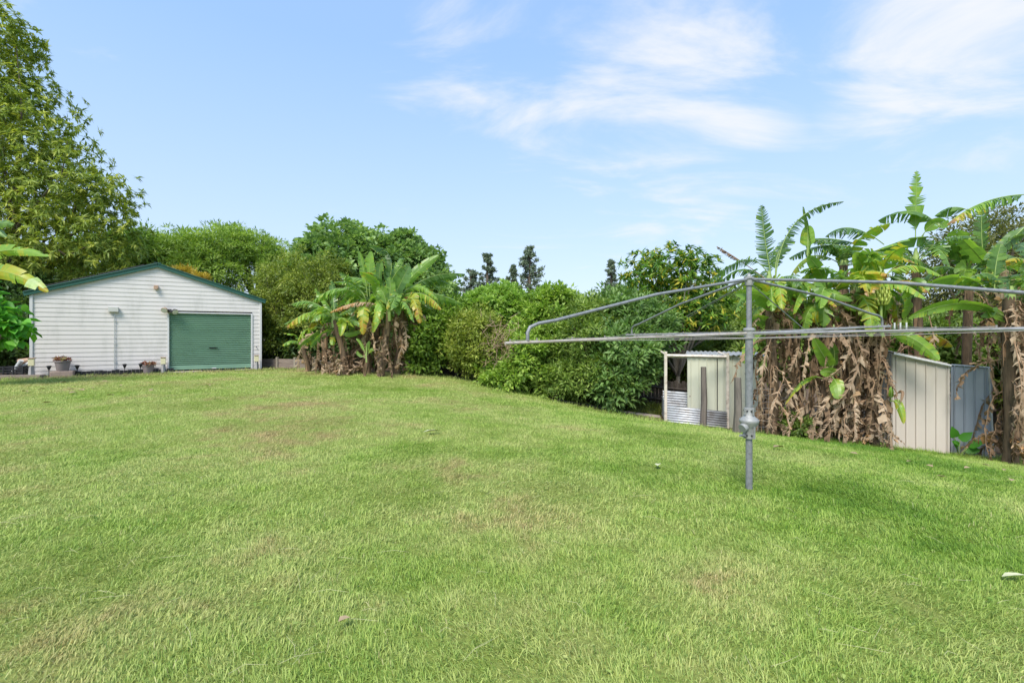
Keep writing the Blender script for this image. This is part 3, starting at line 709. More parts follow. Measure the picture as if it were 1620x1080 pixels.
# blue grey sheets
c0=P(1504,712,10.0); c1=P(1571,723,9.6)
z0=gzs(c0.x,c0.y)-.03; T2=Vector((c0.x,c0.y,z0))
r_=empty('metal_screen',T2,'blue grey ribbed metal screen right of the beige shed','metal screen')
mb=MB(); e=c1-c0
ribbed_wall(mb,(0,0),(e.x*.98,e.y),0,gzs(c1.x,c1.y)-z0-.02,P(1504,577,10).z-z0,P(1571,582,9.6).z-z0,.15,.035)
o=mb.build('sheet',M['shed_blue'],r_)
mb=MB(); mb.tube([(0,-.02,P(1504,577,10).z-z0),(e.x*.98,e.y-.02,P(1571,582,9.6).z-z0)],.02,4); mb.build('top_rail',M['shed_blue'],r_)
mb=MB(); mb.tube([(e.x,e.y-.02,-.05),(e.x-.10,e.y-.02,P(1571,582,9.6).z-z0)],.018,6); mb.build('edge_post',M['zinc'],r_)

# cream shed with enclosure
s0=ground_at(1088,12.3); s1=ground_at(1200,11.6)
T3=Vector((s0.x,s0.y,s0.z-.05)); r_=empty('garden_shed',T3,'pale green cream metal shed behind the wire enclosure','garden shed')
zt=P(1088,562,12.3).z-T3.z; e=s1-s0
mb=MB(); ribbed_wall(mb,(0,0),(e.x,e.y),0,e.z,zt,zt+.0,.19); mb.build('wall',M['shed_cream'],r_)
mb=MB(); ribbed_wall(mb,(.62,1.5),(0,0),0,0,zt,zt,.19); mb.build('wall',M['shed_cream'],r_); mb=MB(); ribbed_wall(mb,(e.x,e.y),(e.x+.5,e.y+1.5),e.z,e.z,zt,zt,.19); mb.build('wall',M['shed_cream'],r_)
mb=MB(); vs=[]
for i in range(61):
    t=i/60; p=Vector((e.x*(t*1.12-.06),e.y*(t*1.12-.06)-.12,zt+.03+.016*math.sin(i*math.pi/2))); vs+=[p,p+Vector((.6,1.6,.03))]
mb.add(vs,[(i*2,i*2+2,i*2+3,i*2+1) for i in range(60)]); o=mb.build('roof',M['zinc'],r_); sd=o.modifiers.new('s','SOLIDIFY'); sd.thickness=.008
mb=MB(); mb.tube([(.62,e.y*.4-.03,0.1),(.62,e.y*.4-.03,zt-.02)],.012,4); mb.build('door_seam',M['black'],r_)
mb=MB(); mb.box((.10,-.02,.72),(.12,.03,.03)); mb.box((.17,-.03,.73),(.03,.04,.05)); mb.build('latch',M['rust'],r_)
# enclosure frame
f0=gpix(1053,667); f1=gpix(1151,677)
T4=f0.copy(); r_=empty('pen_enclosure',T4,'cream timber framed pen with corrugated lower sheets','pen')
zt=P(1053,556,f0.y).z-T4.z; e=f1-f0
zt1=P(1151,558,f1.y).z-T4.z
for (p,h) in ((Vector((0,0,-.1)),zt),(Vector((e.x,e.y,e.z-.1)),zt1)):
    mb=MB(); mb.box((p.x,p.y,(h+p.z)/2),(.065,.05,h-p.z)); mb.build('frame_post',M['frame_cream'],r_,bevel=.005)
mb=MB(); mb.tube([(0.03,0,zt-.10),(e.x-.03,e.y,zt1-.10)],.042,4); mb.tube([(0,0.03,zt-.06),(.25,1.25,zt-.02)],.03,4); mb.tube([(e.x,e.y+.03,zt1-.06),(e.x+.25,e.y+1.1,zt1-.02)],.03,4); mb.build('top_rail',M['frame_cream'],r_)
mb=MB(); corrug(mb,(0.03,-.03,.0),(e.x-.02,e.y-.03,e.z),.40,7); o=mb.build('corrugated_sheet',M['zinc'],r_,smooth=True); sd=o.modifiers.new('s','SOLIDIFY'); sd.thickness=.003
mb=MB(); corrug(mb,(-.01,.0,.0),(.28,1.2,-.02),.50,8); o=mb.build('corrugated_sheet',M['zinc'],r_,smooth=True); sd=o.modifiers.new('s','SOLIDIFY'); sd.thickness=.003
mb=MB(); corrug(mb,(.28,1.1,.12),(.95,.95,.08),.52,8); o=mb.build('corrugated_sheet',M['zinc'],r_,smooth=True)
mb=MB(); mb.box((-.0,.045,.08),(.06,.04,.3)); mb.build('post_foot',M['old_wood'],r_,bevel=.006)
# wooden posts
for (xb,yb,xt,yt,l) in ((1112,674,1113,580,'weathered grey timber post leaning in front of the corrugated pen'),(1165,685,1167,597,'dark square timber post between the pen and the clothesline pole')):
    g_=gpix(xb,yb); tp=P(xt,yt,g_.y+.05)-g_
    r_=empty('timber_post',g_,l,'post','old timber posts by the pen')
    mb=MB(); mb.tube([(0,0,-.15),(tp.x*.4+.015,0,tp.z*.4),(tp.x,tp.y,tp.z)],[.085,.078,.068],5); mb.build('post',M['old_wood'],r_,bevel=.008)
# mesh wire on posts
g_=gpix(1170,684)
mb=MB()
for i in range(7):
    z=.12+.13*i; mb.tube([(0,0,z),(.75,.1,z-.03)],.0025,4)
for i in range(6): mb.tube([(.12*i+.03,.015*i,.05),(.12*i+.03,.015*i,.92)],.002,4)
o=mb.build('wire_mesh_fence',M['wire']); o.location=g_; tag(o,'thin wire mesh strung from the dark timber post','wire mesh')

# ------------------------------------------------------------------ fences and retaining wall
def paling(name,label,pA,pB,h,bw=.105):
    a=Vector(pA); b_=Vector(pB); L_=(b_-a).length; n=int(L_/bw); root=empty(name,a,label,'fence'); rr=random.Random(3)
    mb=MB(); rot=Matrix.Rotation(math.atan2((b_-a).y,(b_-a).x),3,'Z')
    for i in range(n):
        t=(i+.5)/n; p=(b_-a)*t; gzv=gzs(a.x+p.x,a.y+p.y)-a.z
        hh=h+rr.uniform(-.04,.04); mb.box((p.x,p.y+rr.uniform(-.008,.008),gzv+hh/2-.03),(bw*.93,.018,hh),rot)
    mb.build('paling',M['fence'],root)
    mb=MB()
    for z in (.35,h-.3):
        mb.tube([Vector((0,-.05,z)),Vector(((b_-a).x,(b_-a).y-.05,gzs(b_.x,b_.y)-a.z+z))],.04,4)
    mb.build('rail',M['fence'],root)
    mb=MB()
    for i in range(int(L_/2.4)+1):
        t=min(1,i*2.4/L_); p=(b_-a)*t; gzv=gzs(a.x+p.x,a.y+p.y)-a.z; mb.box((p.x,p.y-.1,gzv+h/2),(.1,.1,h+.1),rot)
    mb.build('fence_post',M['bark_pale'],root)
paling('paling_fence','dark timber paling fence behind the green shrubs left of the pen',ground_at(640,18.2),ground_at(960,14.6),1.25)
paling('paling_fence','dark timber paling fence just left of the corrugated pen',ground_at(961,14.58),ground_at(1260,13.2),1.0)
# retaining wall of sleepers
def sleeper_wall(label,pts,h):
    a=Vector(pts[0]); root=empty('retaining_wall',a,label,'retaining wall')
    for i in range(len(pts)-1):
        p,q_=Vector(pts[i])-a,Vector(pts[i+1])-a; dv=q_-p; rot=Matrix.Rotation(math.atan2(dv.y,dv.x),3,'Z'); m_=(p+q_)/2
        mb=MB()
        for k in range(2): mb.box((m_.x,m_.y,m_.z+h*(k+.5)/2-.02),(dv.length*.985,.09,h/2*.96),rot)
        mb.build('sleeper',M['sleeper'],root,bevel=.008)
        mb=MB(); mb.box((q_.x,q_.y-.06,q_.z+h/2),(.09,.09,h+.1),rot); mb.build('stake',M['bark_pale'],root,bevel=.006)
def gr_(px,D): v=ground_at(px,D); return v
sleeper_wall('low weathered sleeper wall between the shed and the banana clump',[gr_(405,19.4),gr_(440,19.0),gr_(468,18.7),gr_(497,17.6),gr_(533,16.4),gr_(560,16.2)],.36)
# concrete mowing edge and clippings heap
ed=[gpix(882,634),gpix(920,640),gpix(960,648),gpix(1000,655),(gpix(1045,661))]
mb=MB(); vs=[]
for p in ed: vs+=[p+Vector((0,0,.03)),p+Vector((.05,.22,.035)),p+Vector((.05,.22,-.1)),p+Vector((0,0,-.1))]
mb.add(vs,[(i*4+j,(i+1)*4+j,(i+1)*4+(j+1)%4,i*4+(j+1)%4) for i in range(len(ed)-1) for j in range(4)]); o=mb.build('edging_strip',M['concrete']); tag(o,'pale concrete edging strip at the back edge of the lawn','edging')
c_=gpix(1018,656)+Vector((0,.6,0))
V,q,a,C=scatter([(0,0,.0,.75,.45,.26)],500,14,.11,.012,.06,shape='lance',seed=31,inner=.1,upb=0)
o=npmesh('grass_clippings',V,q,None,a,[M['leaf_olive']]); o.location=c_
mb=MB(); mb.lathe([(.62,-.05),(.5,.08),(.3,.17),(.05,.2)],20); o2=mb.build('heap',M['clip'],o,smooth=True); o2.scale=(1,.6,1)
tag(o,'heap of cut grass clippings beside the pen','clippings heap',kind='stuff')

# ------------------------------------------------------------------ bananas
def bez(p0,p1,p2,n):
    """quadratic curve whose middle passes near p1"""
    c=p1*2-(p0+p2)*.5
    c=p1+(c-p1)*.85
    t=np.linspace(0,1,n)[:,None]
    return (1-t)**2*np.array(p0)+2*t*(1-t)*np.array(c)+t*t*np.array(p2)
def blade(pts, W, roll=0., aL=25, aR=25, tear=.5, v0=.4, v1=.4, jag=8, petiole=.14, seed=0, shrink=1.0, ribr=.012, gap=.12, sweep=.35, wave=0.04, saw=0.0):
    """banana leaf along pts; returns V,quads,att,mi; drawn with real torn strips"""
    r=np.random.default_rng(seed)
    n=len(pts); T=np.gradient(pts,axis=0); T=nrm(T)
    zz=np.array([0,0,1.]); vw=nrm(pts.mean(0)-np.array([0,0,CAMZ]))
    S=nrm(np.cross(T,vw)+1e-6)
    # rotate S around T by roll
    N0=np.cross(S,T); c,s=math.cos(R(roll)),math.sin(R(roll))
    S2=S*c+N0*s; N2=np.cross(S2,T)
    flip=np.sign((N2@zz)); f=np.where(np.mean(N2@zz)<0,-1,1); N2=N2*f     # N2 points upward
    V=[];Q=[];A=[];MI=[];k=0
    def addq(vs,at,mi):
        nonlocal k
        V.extend(vs);A.extend(at);Q.append([k,k+1,k+2,k+3]);MI.append(mi);k+=4
    # rib
    m=6
    for i in range(n):
        rr=ribr*(1-.8*i/(n-1))*shrink
        for j in range(m):
            th=2*math.pi*j/m; V.append(pts[i]+S2[i]*math.cos(th)*rr+N2[i]*math.sin(th)*rr-N2[i]*rr*.8); A.append(.5)
    for i in range(n-1):
        for j in range(m): Q.append([i*m+j,i*m+(j+1)%m,(i+1)*m+(j+1)%m,(i+1)*m+j]);MI.append(1)
    k=n*m
    t=np.linspace(0,1,n)
    def w(tt):
        x=(tt-petiole)/(1-petiole)
        if x<=0: return 0
        return W/2*min(1,(x/.14)**.6)*max(0,(1-x**3.2))**.6
    cum=np.r_[0,np.cumsum(np.linalg.norm(np.diff(pts,axis=0),axis=1))]; Lt=cum[-1]
    nseg=max(10,int(Lt/.036))
    tt=np.linspace(petiole,1.0,nseg+1)
    def at(x,arr):
        i=min(n-2,int(x*(n-1))); f_=x*(n-1)-i; return arr[i]*(1-f_)+arr[i+1]*f_
    for side,a0 in ((1,aL),(-1,aR)):
        g_a=r.normal(0,jag); g_v=r.normal(0,.03); g_l=1.0; newg=True; tw=r.normal(0,.15)
        brk=[0]+[i for i in range(1,nseg) if r.random()<tear]+[nseg]; gid=np.searchsorted(brk,np.arange(nseg),side='right')-1
        for i in range(nseg):
            g0,g1=brk[gid[i]],brk[gid[i]+1]
            if i in brk: g_a=r.normal(0,jag); g_l=r.uniform(.82,1.05) if wave<.2 else r.uniform(.3,1.15); newg=True; tw=r.normal(0,.12*tear if wave<.2 else .5); g_v=r.normal(0,.06)
            else: newg=False
            xa,xb=tt[i],tt[i+1]
            pa,pb_=at(xa,pts),at(xb,pts); 
            if newg and tear>0: 
                gp=gap
            else: gp=0
            xs=[]
            for ie,(x,p,sh) in enumerate(((xa,pa,gp),(xb,pb_,0))):
                ww=w(x)*g_l*(1-saw*(1-(i+ie-g0)/max(1,g1-g0))); Sx=at(x,S2)*side; Nx=at(x,N2); Tx=at(x,T)
                a=R(a0+g_a); a2=R(a0*1.25+g_a*1.6+8)
                wv=wave*math.sin(x*40+side)
                d1=Sx*math.cos(a)-Nx*(math.sin(a)+wv)+Tx*(sweep+tw); d2=Sx*math.cos(a2)-Nx*math.sin(a2)+Tx*(sweep*1.3+tw)
                # gravity pulls outer half down
                d2=d2-zz*.12
                d1/=np.linalg.norm(d1); d2/=np.linalg.norm(d2)
                dt=(xb-xa)*Lt*sh
                p0=p+Tx*dt*.2; p1=p0+d1*ww*.5+Tx*dt*.8; p2=p1+d2*ww*.5+Tx*dt*1.4
                xs.append((p0,p1,p2))
            (a_0,a_1,a_2),(b_0,b_1,b_2)=xs
            va=v0+(v1-v0)*((xa-petiole)/(1-petiole))**1.5+g_v+r.normal(0,.022)
            ve_=(r.uniform(.86,.98) if r.random()<.05+.22*tear else va) if v0<.9 and W>0 and jag<20 else va
            e_=max(0,(v1-v0))*.15
            addq([a_0,b_0,b_1,a_1],[va,va,va+e_*.5,va+e_*.5],0); addq([a_1,b_1,b_2,a_2],[va+e_*.5]*2+[max(ve_,va+e_)]*2,0)
    return np.array(V),np.array(Q),np.clip(np.array(A),0,1),np.array(MI)
LEAFN=[0]
def leaf3(plant, p0,p1,p2, W, mat='banana', **k):
    LEAFN[0]+=1
    pts=bez(np.array(p0),np.array(p1),np.array(p2),18)
    V,Q,A,MI=blade(pts,W,seed=LEAFN[0]*13+5,**k)
    o=npmesh('leaf' ,V-np.array(plant.location),Q,None,A,[M[mat],M['banana_rib' if mat=='banana' else 'dead_rib']],plant,mi=MI)
    return o
def dead_skirt(plant, top, bot, n, seed, spread=.35, length=(.8,1.7), W=.34, name='dead_leaves', azr=(0,360)):
    r=np.random.default_rng(seed); Vs=[];Qs=[];As=[];Ms=[];off=0
    for i in range(n):
        z=bot.z+(top.z-bot.z)*(1-.75*r.random()**1.4); t=(z-bot.z)/(top.z-bot.z); c=bot.lerp(top,t)
        az=R(r.uniform(*azr)); L_=min(r.uniform(*length),(z-bot.z)+.15)
        if L_<.35: continue
        out_=r.uniform(.12,spread)*min(1,L_)
        fl_=r.random()<.26
        if fl_: out_=r.uniform(.35,.8)
        d=np.array([math.cos(az),math.sin(az),0]); p0=np.array(c)+d*.05
        p1=p0+d*out_+np.array([0,0,-L_*.35+r.uniform(-.05,.18)]); p2=p0+d*(out_*(r.uniform(1.1,1.6) if fl_ else r.uniform(.4,1.3)))+np.array([r.normal(0,.08),r.normal(0,.05),-L_])
        pts=bez(p0,p1,p2,14); pts+=r.normal(0,.012,pts.shape)
        vb=r.uniform(.05,.9)
        V,Q,A,MI=blade(pts,W*r.uniform(.5,1.1),roll=r.uniform(-70,70),aL=r.uniform(20,85),aR=r.uniform(20,85),tear=.55,v0=vb,v1=vb*r.uniform(.7,1.1),jag=28,petiole=.1,seed=seed*100+i,ribr=.012,gap=.35,sweep=r.uniform(.05,.6),wave=.45)
        Vs.append(V);Qs.append(Q+off);As.append(A);Ms.append(MI);off+=len(V)
    for i in range(n//4):
        az=R(r.uniform(*azr)); d=np.array([math.cos(az),math.sin(az),0]); h=r.uniform(.15,.7); p0=np.array(bot)+d*.05+np.array([0,0,h]); o2=r.uniform(.35,.85)
        e=p0+d*o2; e[2]=gzs(e[0],e[1])+r.uniform(.02,.15); pts=bez(p0,p0*.45+e*.55+np.array([0,0,r.uniform(0,.15)]),e,12)+r.normal(0,.014,(12,3)); vb=r.uniform(.3,.95)
        V,Q,A,MI=blade(pts,W*r.uniform(.4,.9),roll=r.uniform(-60,60),aL=r.uniform(10,80),aR=r.uniform(10,80),tear=.6,v0=vb,v1=vb,jag=30,petiole=.1,seed=seed*77+i,ribr=.012,gap=.4,sweep=r.uniform(.05,.6),wave=.45)
        Vs.append(V);Qs.append(Q+off);As.append(A);Ms.append(MI);off+=len(V)
    if Vs: npmesh(name,np.concatenate(Vs)-np.array(plant.location),np.concatenate(Qs),None,np.concatenate(As),[M['banana_dead'],M['dead_rib']],plant,mi=np.concatenate(Ms))
def stem(plant, base, top, r0, r1, seed=0):
    r0*=.85; r1*=.8
    rr=random.Random(seed); mb=MB(); base=base-plant.location; top=top-plant.location; n=16; pts=[];rad=[]
    for i in range(n+1):
        t=i/n; p=base.lerp(top,t)+Vector((.03*math.sin(t*5+seed),.02*math.cos(t*4+seed),0)); pts.append(p); rad.append((r0*(1-t)+r1*t)*(1.25 if i==0 else 1)*(1+rr.uniform(-.06,.06)))
    pts[0].z-=.1
    mb.tube(pts,rad,14)
    e_=pts[-1]; mb.tube([e_-Vector((0,0,.25)),e_,e_+Vector((0,0,.12)),e_+Vector((0,0,.32))],[r1*1.06,r1*1.02,r1*.75,r1*.25],10,2)
    # overlapping old sheaths
    for i in range(9):
        t=rr.random()*.85; az=rr.uniform(0,6.28); c=base.lerp(top,t); rr0=(r0*(1-t)+r1*t)*1.08; h=rr.uniform(.25,.6)
        vs=[]
        for j in range(5):
            for s_ in (-1,0,1):
                a_=az+s_*.5*(1-j/5); zz=j/4*h; rad_=rr0*(1+.5*max(0,(j-2))/4)
                vs.append(c+Vector((math.cos(a_)*rad_+.03*math.sin((t+zz/2)*5+seed),math.sin(a_)*rad_,zz)))
        mb.add(vs,[(j*3+s_,j*3+s_+1,(j+1)*3+s_+1,(j+1)*3+s_) for j in range(4) for s_ in (0,1)],1)
    mb.build('trunk',[M['stem'],M['dead_rib'],M['banana_rib']],plant,smooth=True)
def auto_leaves(plant, top, n, seed, L=(1.0,1.7), W=.42, el=(25,80), v=(.25,.65), azs=None, tear=(.15,.6)):
    r=np.random.default_rng(seed); top=np.array(top)
    for i in range(n):
        az=R((360/n*i+r.uniform(-25,25)) if azs is None else r.uniform(*azs)); e=R(r.uniform(*el)); L_=r.uniform(*L)
        d=np.array([math.cos(az),math.sin(az),0]); 
        p1=top+d*math.cos(e)*L_*.5+np.array([0,0,math.sin(e)*L_*.5]); e2=e-R(r.uniform(40,85))
        p2=p1+d*math.cos(e2)*L_*.5+np.array([0,0,math.sin(e2)*L_*.5])
        T_=p2-top; hz=nrm(np.cross(T_,[0,0,1.])); 
        vw=nrm(top-np.array([0,0,CAMZ])); Sf=nrm(np.cross(nrm(T_),vw)); Nf=np.cross(Sf,nrm(T_)); roll=math.degrees(math.atan2(float(hz@Nf),float(hz@Sf)))
        v0=r.uniform(*v)
        leaf3(plant,top+r.normal(0,.02,3),p1,p2,W*r.uniform(.8,1.15),roll=roll,aL=r.uniform(5,50),aR=r.uniform(5,50),tear=r.uniform(*tear),v0=v0,v1=min(.95,v0+r.choice([0,0,.05,.35])),jag=9)

def plant(px, D, base_y, topxy, r0, r1, label, nd, group, seed, **k):
    g_=ground_at(px,D); top=P(topxy[0],topxy[1],D)
    root=empty('banana_plant',g_,label,'banana plant',group)
    stem(root,g_,top,r0,r1,seed)
    if nd: dead_skirt(root,top+Vector((0,0,-.05)),g_,nd,seed,**k)
    return root,top
def z3(x,y): return (400+x/3.858,340+y/3.858)
def lf(root,D,pts,wpx,zf=None,dd=(0,0,0),**k):
    """leaf through three pixels; dd moves each point nearer or farther in metres"""
    q_=[P(*(zf(*p) if zf else p),D+e) for p,e in zip(pts,dd)]
    if k.get('roll',0)>=45 and k.get('mat')!='banana_dead': wpx*=1.9; k['roll']-=8; k['aL']=k.get('aL',25)+18; k['aR']=k.get('aR',25)+18
    sc={None:1,z3:1/3.858}.get(zf,1/4.696)
    leaf3(root,*q_,wpx*sc*D/F,**k)
G1='banana plants clumped beside the lawn right of the big shed'
D1=15.3
c1={}
for key,px,dD,ty,tx,r0,r1,nd,lab in (
  ('a',581,.0,490,583,.13,.10,10,'tall banana plant with one broad upright leaf in the clump beside the big shed'),
  ('b',604,-.6,495,614,.13,.09,7,'banana plant with bare ochre trunk in front of the clump beside the big shed'),
  ('c',628,-.1,478,636,.14,.10,12,'right-hand banana plant of the clump beside the big shed, leaning right'),
  ('d',548,-.3,505,530,.13,.09,12,'banana plant with shrivelled brown skirt at the left of the clump beside the big shed'),
  ('e',487,1.1,545,480,.11,.08,5,'small banana plant standing apart behind the sleeper wall'),
  ('f',570,.7,500,572,.12,.09,9,'rear banana plant hidden by brown leaves in the clump beside the big shed'),
  ('g',598,.6,470,598,.13,.10,8,'tallest rear banana plant in the middle of the clump beside the big shed'),
  ('h',517,.6,520,512,.12,.08,10,'banana plant over the sleeper wall with yellowing drooping leaves')):
    rt,tp=plant(px,D1+dD,0,(tx,ty),r0,r1,lab,nd,G1,ord(key),W=.45,spread=.45); c1[key]=(rt,tp,D1+dD)
def L1(k,pts,w,**kw):
    rt,tp,D=c1[k]; kw['tear']=min(.8,kw.get('tear',.2)*1.3+.08); lf(rt,D,pts,w*1.22,z3,**kw)
H=dict(roll=75,aL=35,aR=35)
L1('g',[(790,520),(850,270),(715,190)],50,tear=.3,dd=(0,.3,.6),v0=.2,v1=.25,roll=50)
L1('a',[(715,500),(712,360),(722,222)],62,roll=10,aL=5,aR=10,tear=.05,v0=.6,v1=.6,petiole=.3)
L1('a',[(700,500),(680,350),(648,222)],48,roll=20,aL=5,aR=25,tear=.1,v0=.5,v1=.5,petiole=.2)
L1('a',[(720,520),(760,420),(650,350)],62,roll=30,aL=15,aR=15,tear=.1,v0=.7,v1=.65,dd=(0,-.3,-.5))
L1('a',[(690,510),(600,380),(552,395)],60,roll=60,aL=20,aR=20,tear=.3,v0=.55,v1=.6,dd=(0,-.2,-.4))
L1('c',[(850,540),(975,370),(1135,245)],64,roll=15,aL=5,aR=15,tear=.05,v0=.6,v1=.55,dd=(0,.1,.3),petiole=.25)
L1('c',[(850,530),(900,420),(955,310)],95,roll=10,aL=10,aR=20,tear=.05,v0=.35,v1=.3,dd=(0,-.2,-.2))
L1('c',[(900,500),(1080,375),(1297,360)],60,roll=70,aL=20,aR=50,tear=.35,v0=.3,v1=.35,dd=(0,.2,.4))
L1('c',[(880,510),(1060,470),(1274,540)],62,roll=60,aL=20,aR=40,tear=.3,v0=.4,v1=.5,dd=(0,0,.1))
L1('c',[(860,520),(1020,470),(1152,575)],55,roll=65,aL=25,aR=45,tear=.4,v0=.6,v1=.9,dd=(0,-.4,-.7))
L1('c',[(870,500),(940,470),(1100,455)],55,roll=55,aL=25,aR=35,tear=.3,v0=.35,v1=.9,dd=(0,.3,.6))
L1('d',[(690,540),(540,440),(365,528)],62,roll=60,aL=25,aR=35,tear=.4,v0=.6,v1=.65,dd=(0,-.3,-.4))
L1('h',[(470,600),(350,525),(238,545)],48,roll=65,aL=25,aR=45,tear=.45,v0=.5,v1=.55)
L1('h',[(480,620),(340,590),(205,685)],58,roll=60,aL=20,aR=40,tear=.45,v0=.6,v1=.9,dd=(0,-.3,-.5))
L1('h',[(470,620),(400,620),(335,690)],40,roll=50,aL=30,aR=50,tear=.4,v0=.88,v1=.95)
L1('b',[(790,560),(640,530),(470,595)],60,mat='banana_dead',roll=60,aL=40,aR=60,tear=.6,v0=.8,v1=1.,jag=20,dd=(0,-.2,-.3))
L1('b',[(825,600),(780,590),(732,718)],58,roll=10,aL=15,aR=15,tear=.15,v0=.65,v1=.8,dd=(0,-.3,-.4))
L1('b',[(825,580),(865,540),(890,612)],60,roll=5,aL=15,aR=15,tear=.1,v0=.55,v1=.6,dd=(0,-.3,-.4))
L1('b',[(820,580),(800,480),(760,440)],60,roll=15,aL=15,aR=15,tear=.2,v0=.5,v1=.6)
L1('b',[(820,580),(840,450),(830,380)],55,roll=10,aL=10,aR=15,tear=.2,v0=.45,v1=.5)
L1('d',[(500,690),(400,710),(268,812)],52,roll=40,aL=15,aR=25,tear=.15,v0=.4,v1=.45,dd=(0,-.2,-.3))
L1('d',[(510,700),(430,725),(348,808)],48,roll=35,aL=15,aR=20,tear=.15,v0=.45,v1=.5,dd=(0,-.3,-.5))
L1('d',[(520,700),(530,640),(480,600)],60,roll=10,aL=12,aR=15,tear=.1,v0=.5,v1=.45)
L1('d',[(530,720),(545,660),(535,740)],55,roll=0,aL=12,aR=15,tear=.05,v0=.72,v1=.72,dd=(0,-.3,-.5))
L1('d',[(540,700),(600,640),(690,690)],60,roll=30,aL=20,aR=20,tear=.1,v0=.45,v1=.5,dd=(0,-.3,-.4))
L1('d',[(520,720),(600,720),(680,700)],45,roll=30,aL=20,aR=20,tear=.2,v0=.6,v1=.65)
L1('d',[(500,740),(490,760),(485,795)],40,roll=10,aL=20,aR=20,tear=.1,v0=.7,v1=.75,dd=(0,-.2,-.3))
L1('d',[(500,620),(490,500),(480,400)],50,roll=20,aL=20,aR=20,tear=.5,v0=.3,v1=.3,dd=(0,.4,.5))
L1('a',[(700,540),(620,560),(640,660)],55,roll=30,aL=20,aR=20,tear=.1,v0=.35,v1=.4,dd=(0,-.4,-.6))
L1('g',[(800,500),(880,340),(945,310)],60,roll=60,aL=20,aR=45,tear=.4,v0=.6,v1=.95)
L1('g',[(790,500),(700,400),(560,380)],60,roll=60,aL=20,aR=45,tear=.4,v0=.5,v1=.6,dd=(0,.2,.3))
L1('g',[(790,490),(770,380),(785,285)],60,roll=10,aL=10,aR=15,tear=.15,v0=.35,v1=.4)
L1('g',[(800,490),(880,300),(920,275)],50,roll=40,aL=15,aR=35,tear=.25,v0=.5,v1=.5,dd=(0,.3,.5))
L1('c',[(900,560),(1000,560),(1055,690)],55,mat='banana_dead',roll=30,aL=40,aR=50,tear=.6,v0=.7,v1=.8,jag=25,dd=(0,-.2,-.3))
L1('c',[(850,640),(930,680),(935,830)],45,mat='banana_dead',roll=20,aL=30,aR=50,tear=.6,v0=.6,v1=.7,jag=25,dd=(0,-.3,-.5))
L1('c',[(880,520),(980,500),(1010,570)],60,mat='banana_dead',roll=20,aL=30,aR=50,tear=.6,v0=1.,v1=.8,jag=25,dd=(0,-.3,-.5))
L1('c',[(880,560),(980,590),(1050,660)],60,roll=30,aL=20,aR=30,tear=.6,v0=.6,v1=.8,dd=(0,-.3,-.4))
L1('c',[(880,520),(1040,400),(1190,420)],58,roll=45,aL=20,aR=40,tear=.5,v0=.35,v1=.4,dd=(0,.3,.5))
L1('c',[(880,520),(1000,430),(1130,520)],60,roll=40,aL=20,aR=40,tear=.5,v0=.6,v1=.7,dd=(0,-.2,-.3))
L1('a',[(700,540),(600,480),(520,560)],62,roll=40,aL=20,aR=40,tear=.5,v0=.55,v1=.7,dd=(0,-.3,-.4))
L1('d',[(520,640),(440,520),(380,450)],55,roll=40,aL=15,aR=30,tear=.4,v0=.55,v1=.6,dd=(0,.2,.3))
L1('f',[(650,560),(600,420),(530,350)],58,roll=30,aL=15,aR=30,tear=.4,v0=.35,v1=.4,dd=(0,.2,.3))
for k,n in (('a',9),('b',5),('c',9),('g',10),('f',8),('d',6),('h',6),('e',4)):
    auto_leaves(c1[k][0],c1[k][1],n+2,ord(k)*3,L=((1.0,1.9) if k in 'acgb' else (.8,1.5)) if k!='e' else (.6,.9),W=.44,el=(-5,65),v=(.25,.8),tear=(.3,.75))
# young sucker
rt,tp=plant(578,14.6,0,(581,560),.05,.03,'young banana sucker with small leaves in front of the clump beside the big shed',0,G1,5)
for pts in ([(690,860),(660,780),(630,755)],[(695,860),(700,800),(715,770)],[(700,860),(720,820),(740,830)],[(690,870),(650,850),(640,830)]):
    lf(rt,14.6,pts,28,z3,roll=15,aL=10,aR=15,tear=.0,v0=.6,v1=.6)

def z6(x,y): return (1120+x/4.696,250+y/4.696)
def z7(x,y): return (1360+x/4.696,250+y/4.696)
def z8(x,y): return (1160+x/3.857,440+y/3.857)
G2='banana plants in the big clump behind the clothesline'
c2={}
for key,px,D,tx,ty,r0,r1,nd,lab in (
  ('k',1222,10.3,1218,452,.13,.10,13,'leftmost banana plant behind the clothesline pole, one tall torn leaf upright'),
  ('l',1258,10.5,1262,470,.13,.10,14,'second banana trunk from the left behind the clothesline, low arching leaves'),
  ('m',1305,10.0,1312,475,.13,.09,14,'banana plant in the middle of the clothesline clump with small bright leaves before its skirt'),
  ('n',1345,9.9,1352,455,.14,.11,18,'banana plant with the thickest brown skirt beside the fruiting one'),
  ('o',1380,9.8,1392,440,.15,.11,18,'fruiting banana plant with a green bunch hanging near the beige shed'),
  ('p',1330,10.9,1335,420,.13,.10,8,'rear banana plant whose torn leaves rise highest over the clothesline arm'),
  ('q',1455,10.9,1450,415,.13,.10,6,'banana plant rising behind the beige shed, one zigzag upright leaf'),
  ('r',1597,8.8,1598,470,.13,.11,20,'banana plant with a ragged ochre trunk in front of the blue grey screen'),
  ('s',1650,9.2,1640,440,.14,.11,22,'banana plant cut off by the right edge of the photograph'),
  ('t',1530,10.8,1532,440,.12,.10,5,'banana plant behind the blue grey screen with a huge broad leaf')):
    rt,tp=plant(px,D,0,(tx,ty),r0,r1,lab,int(nd*2.6) if nd>8 else nd*2,G2,ord(key),W=.30,spread=.36,length=(.6,1.9),azr={'o':(80,280),'r':(-150,130)}.get(key,(0,360))); c2[key]=(rt,tp,D)
def L6(k,pts,w,zf=z6,**kw):
    rt,tp,D=c2[k]; lf(rt,D,pts,w if zf is not z8 else w*4.696/3.857,zf,**kw)
